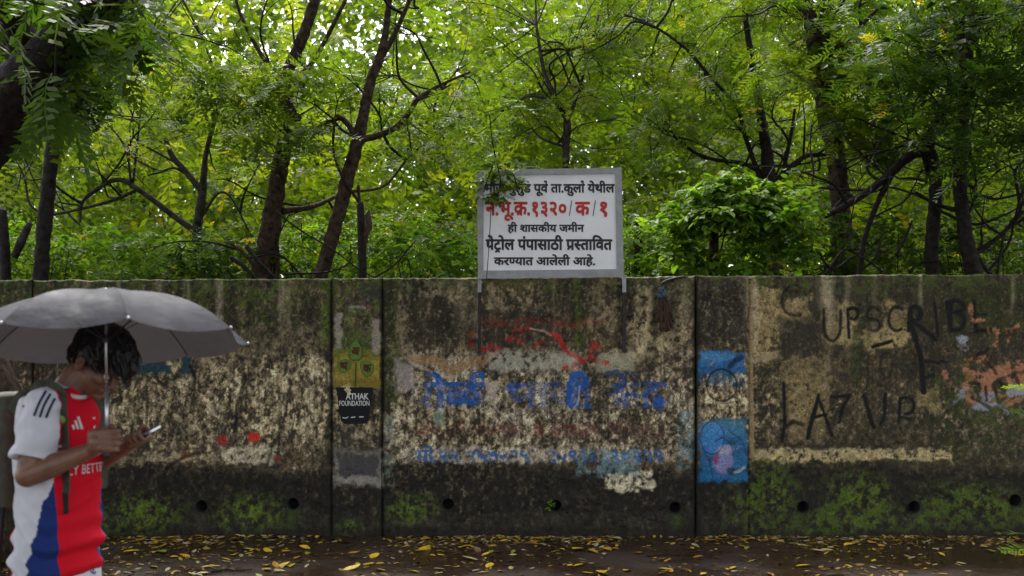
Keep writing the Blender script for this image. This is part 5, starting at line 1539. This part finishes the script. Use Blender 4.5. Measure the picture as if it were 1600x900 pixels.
# ------------------------------------------------------------------ backpack
bp = empty("backpack", tuple(W(0, 800, 4.3))); tag(bp, "olive grey backpack on the walking man's back", "backpack")
OLV = plain("olive_canvas", (.085, .085, .062), .85, var=.25, scale=30, bump=.3); STR = plain("olive_webbing", (.050, .052, .034), .85, var=.3, scale=60, bump=.2); BLK = plain("black_webbing", (.012, .012, .012), .8)
bc = chest-BF*.225-UP*.01
def bring(z, a, b, o=0.0): return ring(bc+UP*z-BF*o, a, b, n=32, sq=3.2)
mb = MB(); mb.loft([bring(-.225, .06, .11), bring(-.215, .095, .145), bring(-.10, .112, .155, .01), bring(.06, .105, .15, .006), bring(.16, .085, .135), bring(.205, .055, .11, -.015), bring(.215, .03, .08, -.02)])
bm_ = remesh(mb, "pack_body", .009, 6, .5)
V4 = verts(bm_); N4 = norms(bm_); V4 = V4+N4*(.014*(fbm((V4 @ BF)*12+V4[:, 2]*5, V4[:, 2]*9, 6, 3)-.5))[:, None]; bm_.vertices.foreach_set("co", V4.ravel()); bm_.update()
link("pack_body", bm_, OLV, bp)
MB().loft([ring(bc-BF*(.12)-UP*.10+UP*z, a, b, n=24, sq=3) for z, a, b in ((-.09, .02, .10), (-.08, .035, .115), (.05, .03, .11), (.07, .01, .09))]).build("front_pocket", OLV, bp, True)
MB().loft([ring(bc+BR_*.15-UP*.13+UP*z, a, b, n=20, sq=2.6) for z, a, b in ((-.08, .05, .012), (-.07, .065, .022), (.05, .06, .024), (.06, .05, .016))]).build("side_pocket", OLV, bp, True)
def ribbon(name, pts, w_, th, mat, side):
    L = catmull(pts, 6); mbr = MB(); rings = []
    for i, q in enumerate(L):
        d_ = L[min(i+1, len(L)-1)]-L[max(i-1, 0)]; d_ /= np.linalg.norm(d_)+1e-9
        sd2 = side-d_*side.dot(d_); sd2 /= np.linalg.norm(sd2); nn = np.cross(d_, sd2)
        rings.append([q+sd2*w_/2+nn*th, q-sd2*w_/2+nn*th, q-sd2*w_/2-nn*th, q+sd2*w_/2-nn*th])
    return mbr.loft(rings).build(name, mat, bp)
pp = [oncloth(x, y, .009) for x, y in ((93, 612), (97, 640), (99, 670), (100, 700), (101, 735), (102, 770), (103, 797))]
pp = [q for q in pp if q is not None]
def over(t, f, lift=.012):
    q = chest+BR_*t+BF*f; h = bvs.ray_cast(Vector((q[0], q[1], 2.2)), Vector((0, 0, -1)))
    return (np.array(h[0])+UP*lift) if h[0] is not None else None
tt_ = float((pp[0]-chest) @ BR_); ov = [over(tt_-.005, f) for f in (-.075, -.03, .015)]
ov = [q for q in ov if q is not None and q[2] > chest[2]+.05]
top_ = bc+BR_*tt_*.9+UP*.15+BF*.09
ribbon("shoulder_strap", [top_]+ov+pp[:6], .038, .0035, STR, np.array((1.0, -.25, 0)))
ribbon("strap_tail", pp[5:]+[pp[-1]-UP*.012+np.array((.002, -.004, 0))], .022, .002, BLK, np.array((1.0, -.25, 0)))
lq = []
for z in (-.16, -.10, -.04, .03, .09, .14):
    h = bvs.ray_cast(Vector(chest-BR_*.125+UP*z+BF*.6), Vector(-BF))
    if h[0] is not None: lq.append(np.array(h[0])+BF*.008)
for f in (.03, -.03, -.08):
    q = over(-.11, f)
    if q is not None and q[2] > chest[2]+.05: lq.append(q)
lq.append(bc-BR_*.08+UP*.15+BF*.09)
ribbon("shoulder_strap", lq, .038, .0035, STR, BR_)
MB().ellipsoid(oncloth(98, 653, .014), (.012, .006, .020), nu=12, nv=8).build("strap_clip", plain("lime_plastic_clip", (.16, .30, .03), .5), bp, True)
ribbon("hanging_strap", [bc+BR_*.12-UP*.20+BF*.06, bc+BR_*.13-UP*.32+BF*.055, bc+BR_*.13-UP*.46+BF*.05, bc+BR_*.12-UP*.55+BF*.04], .045, .006, BLK, BF)
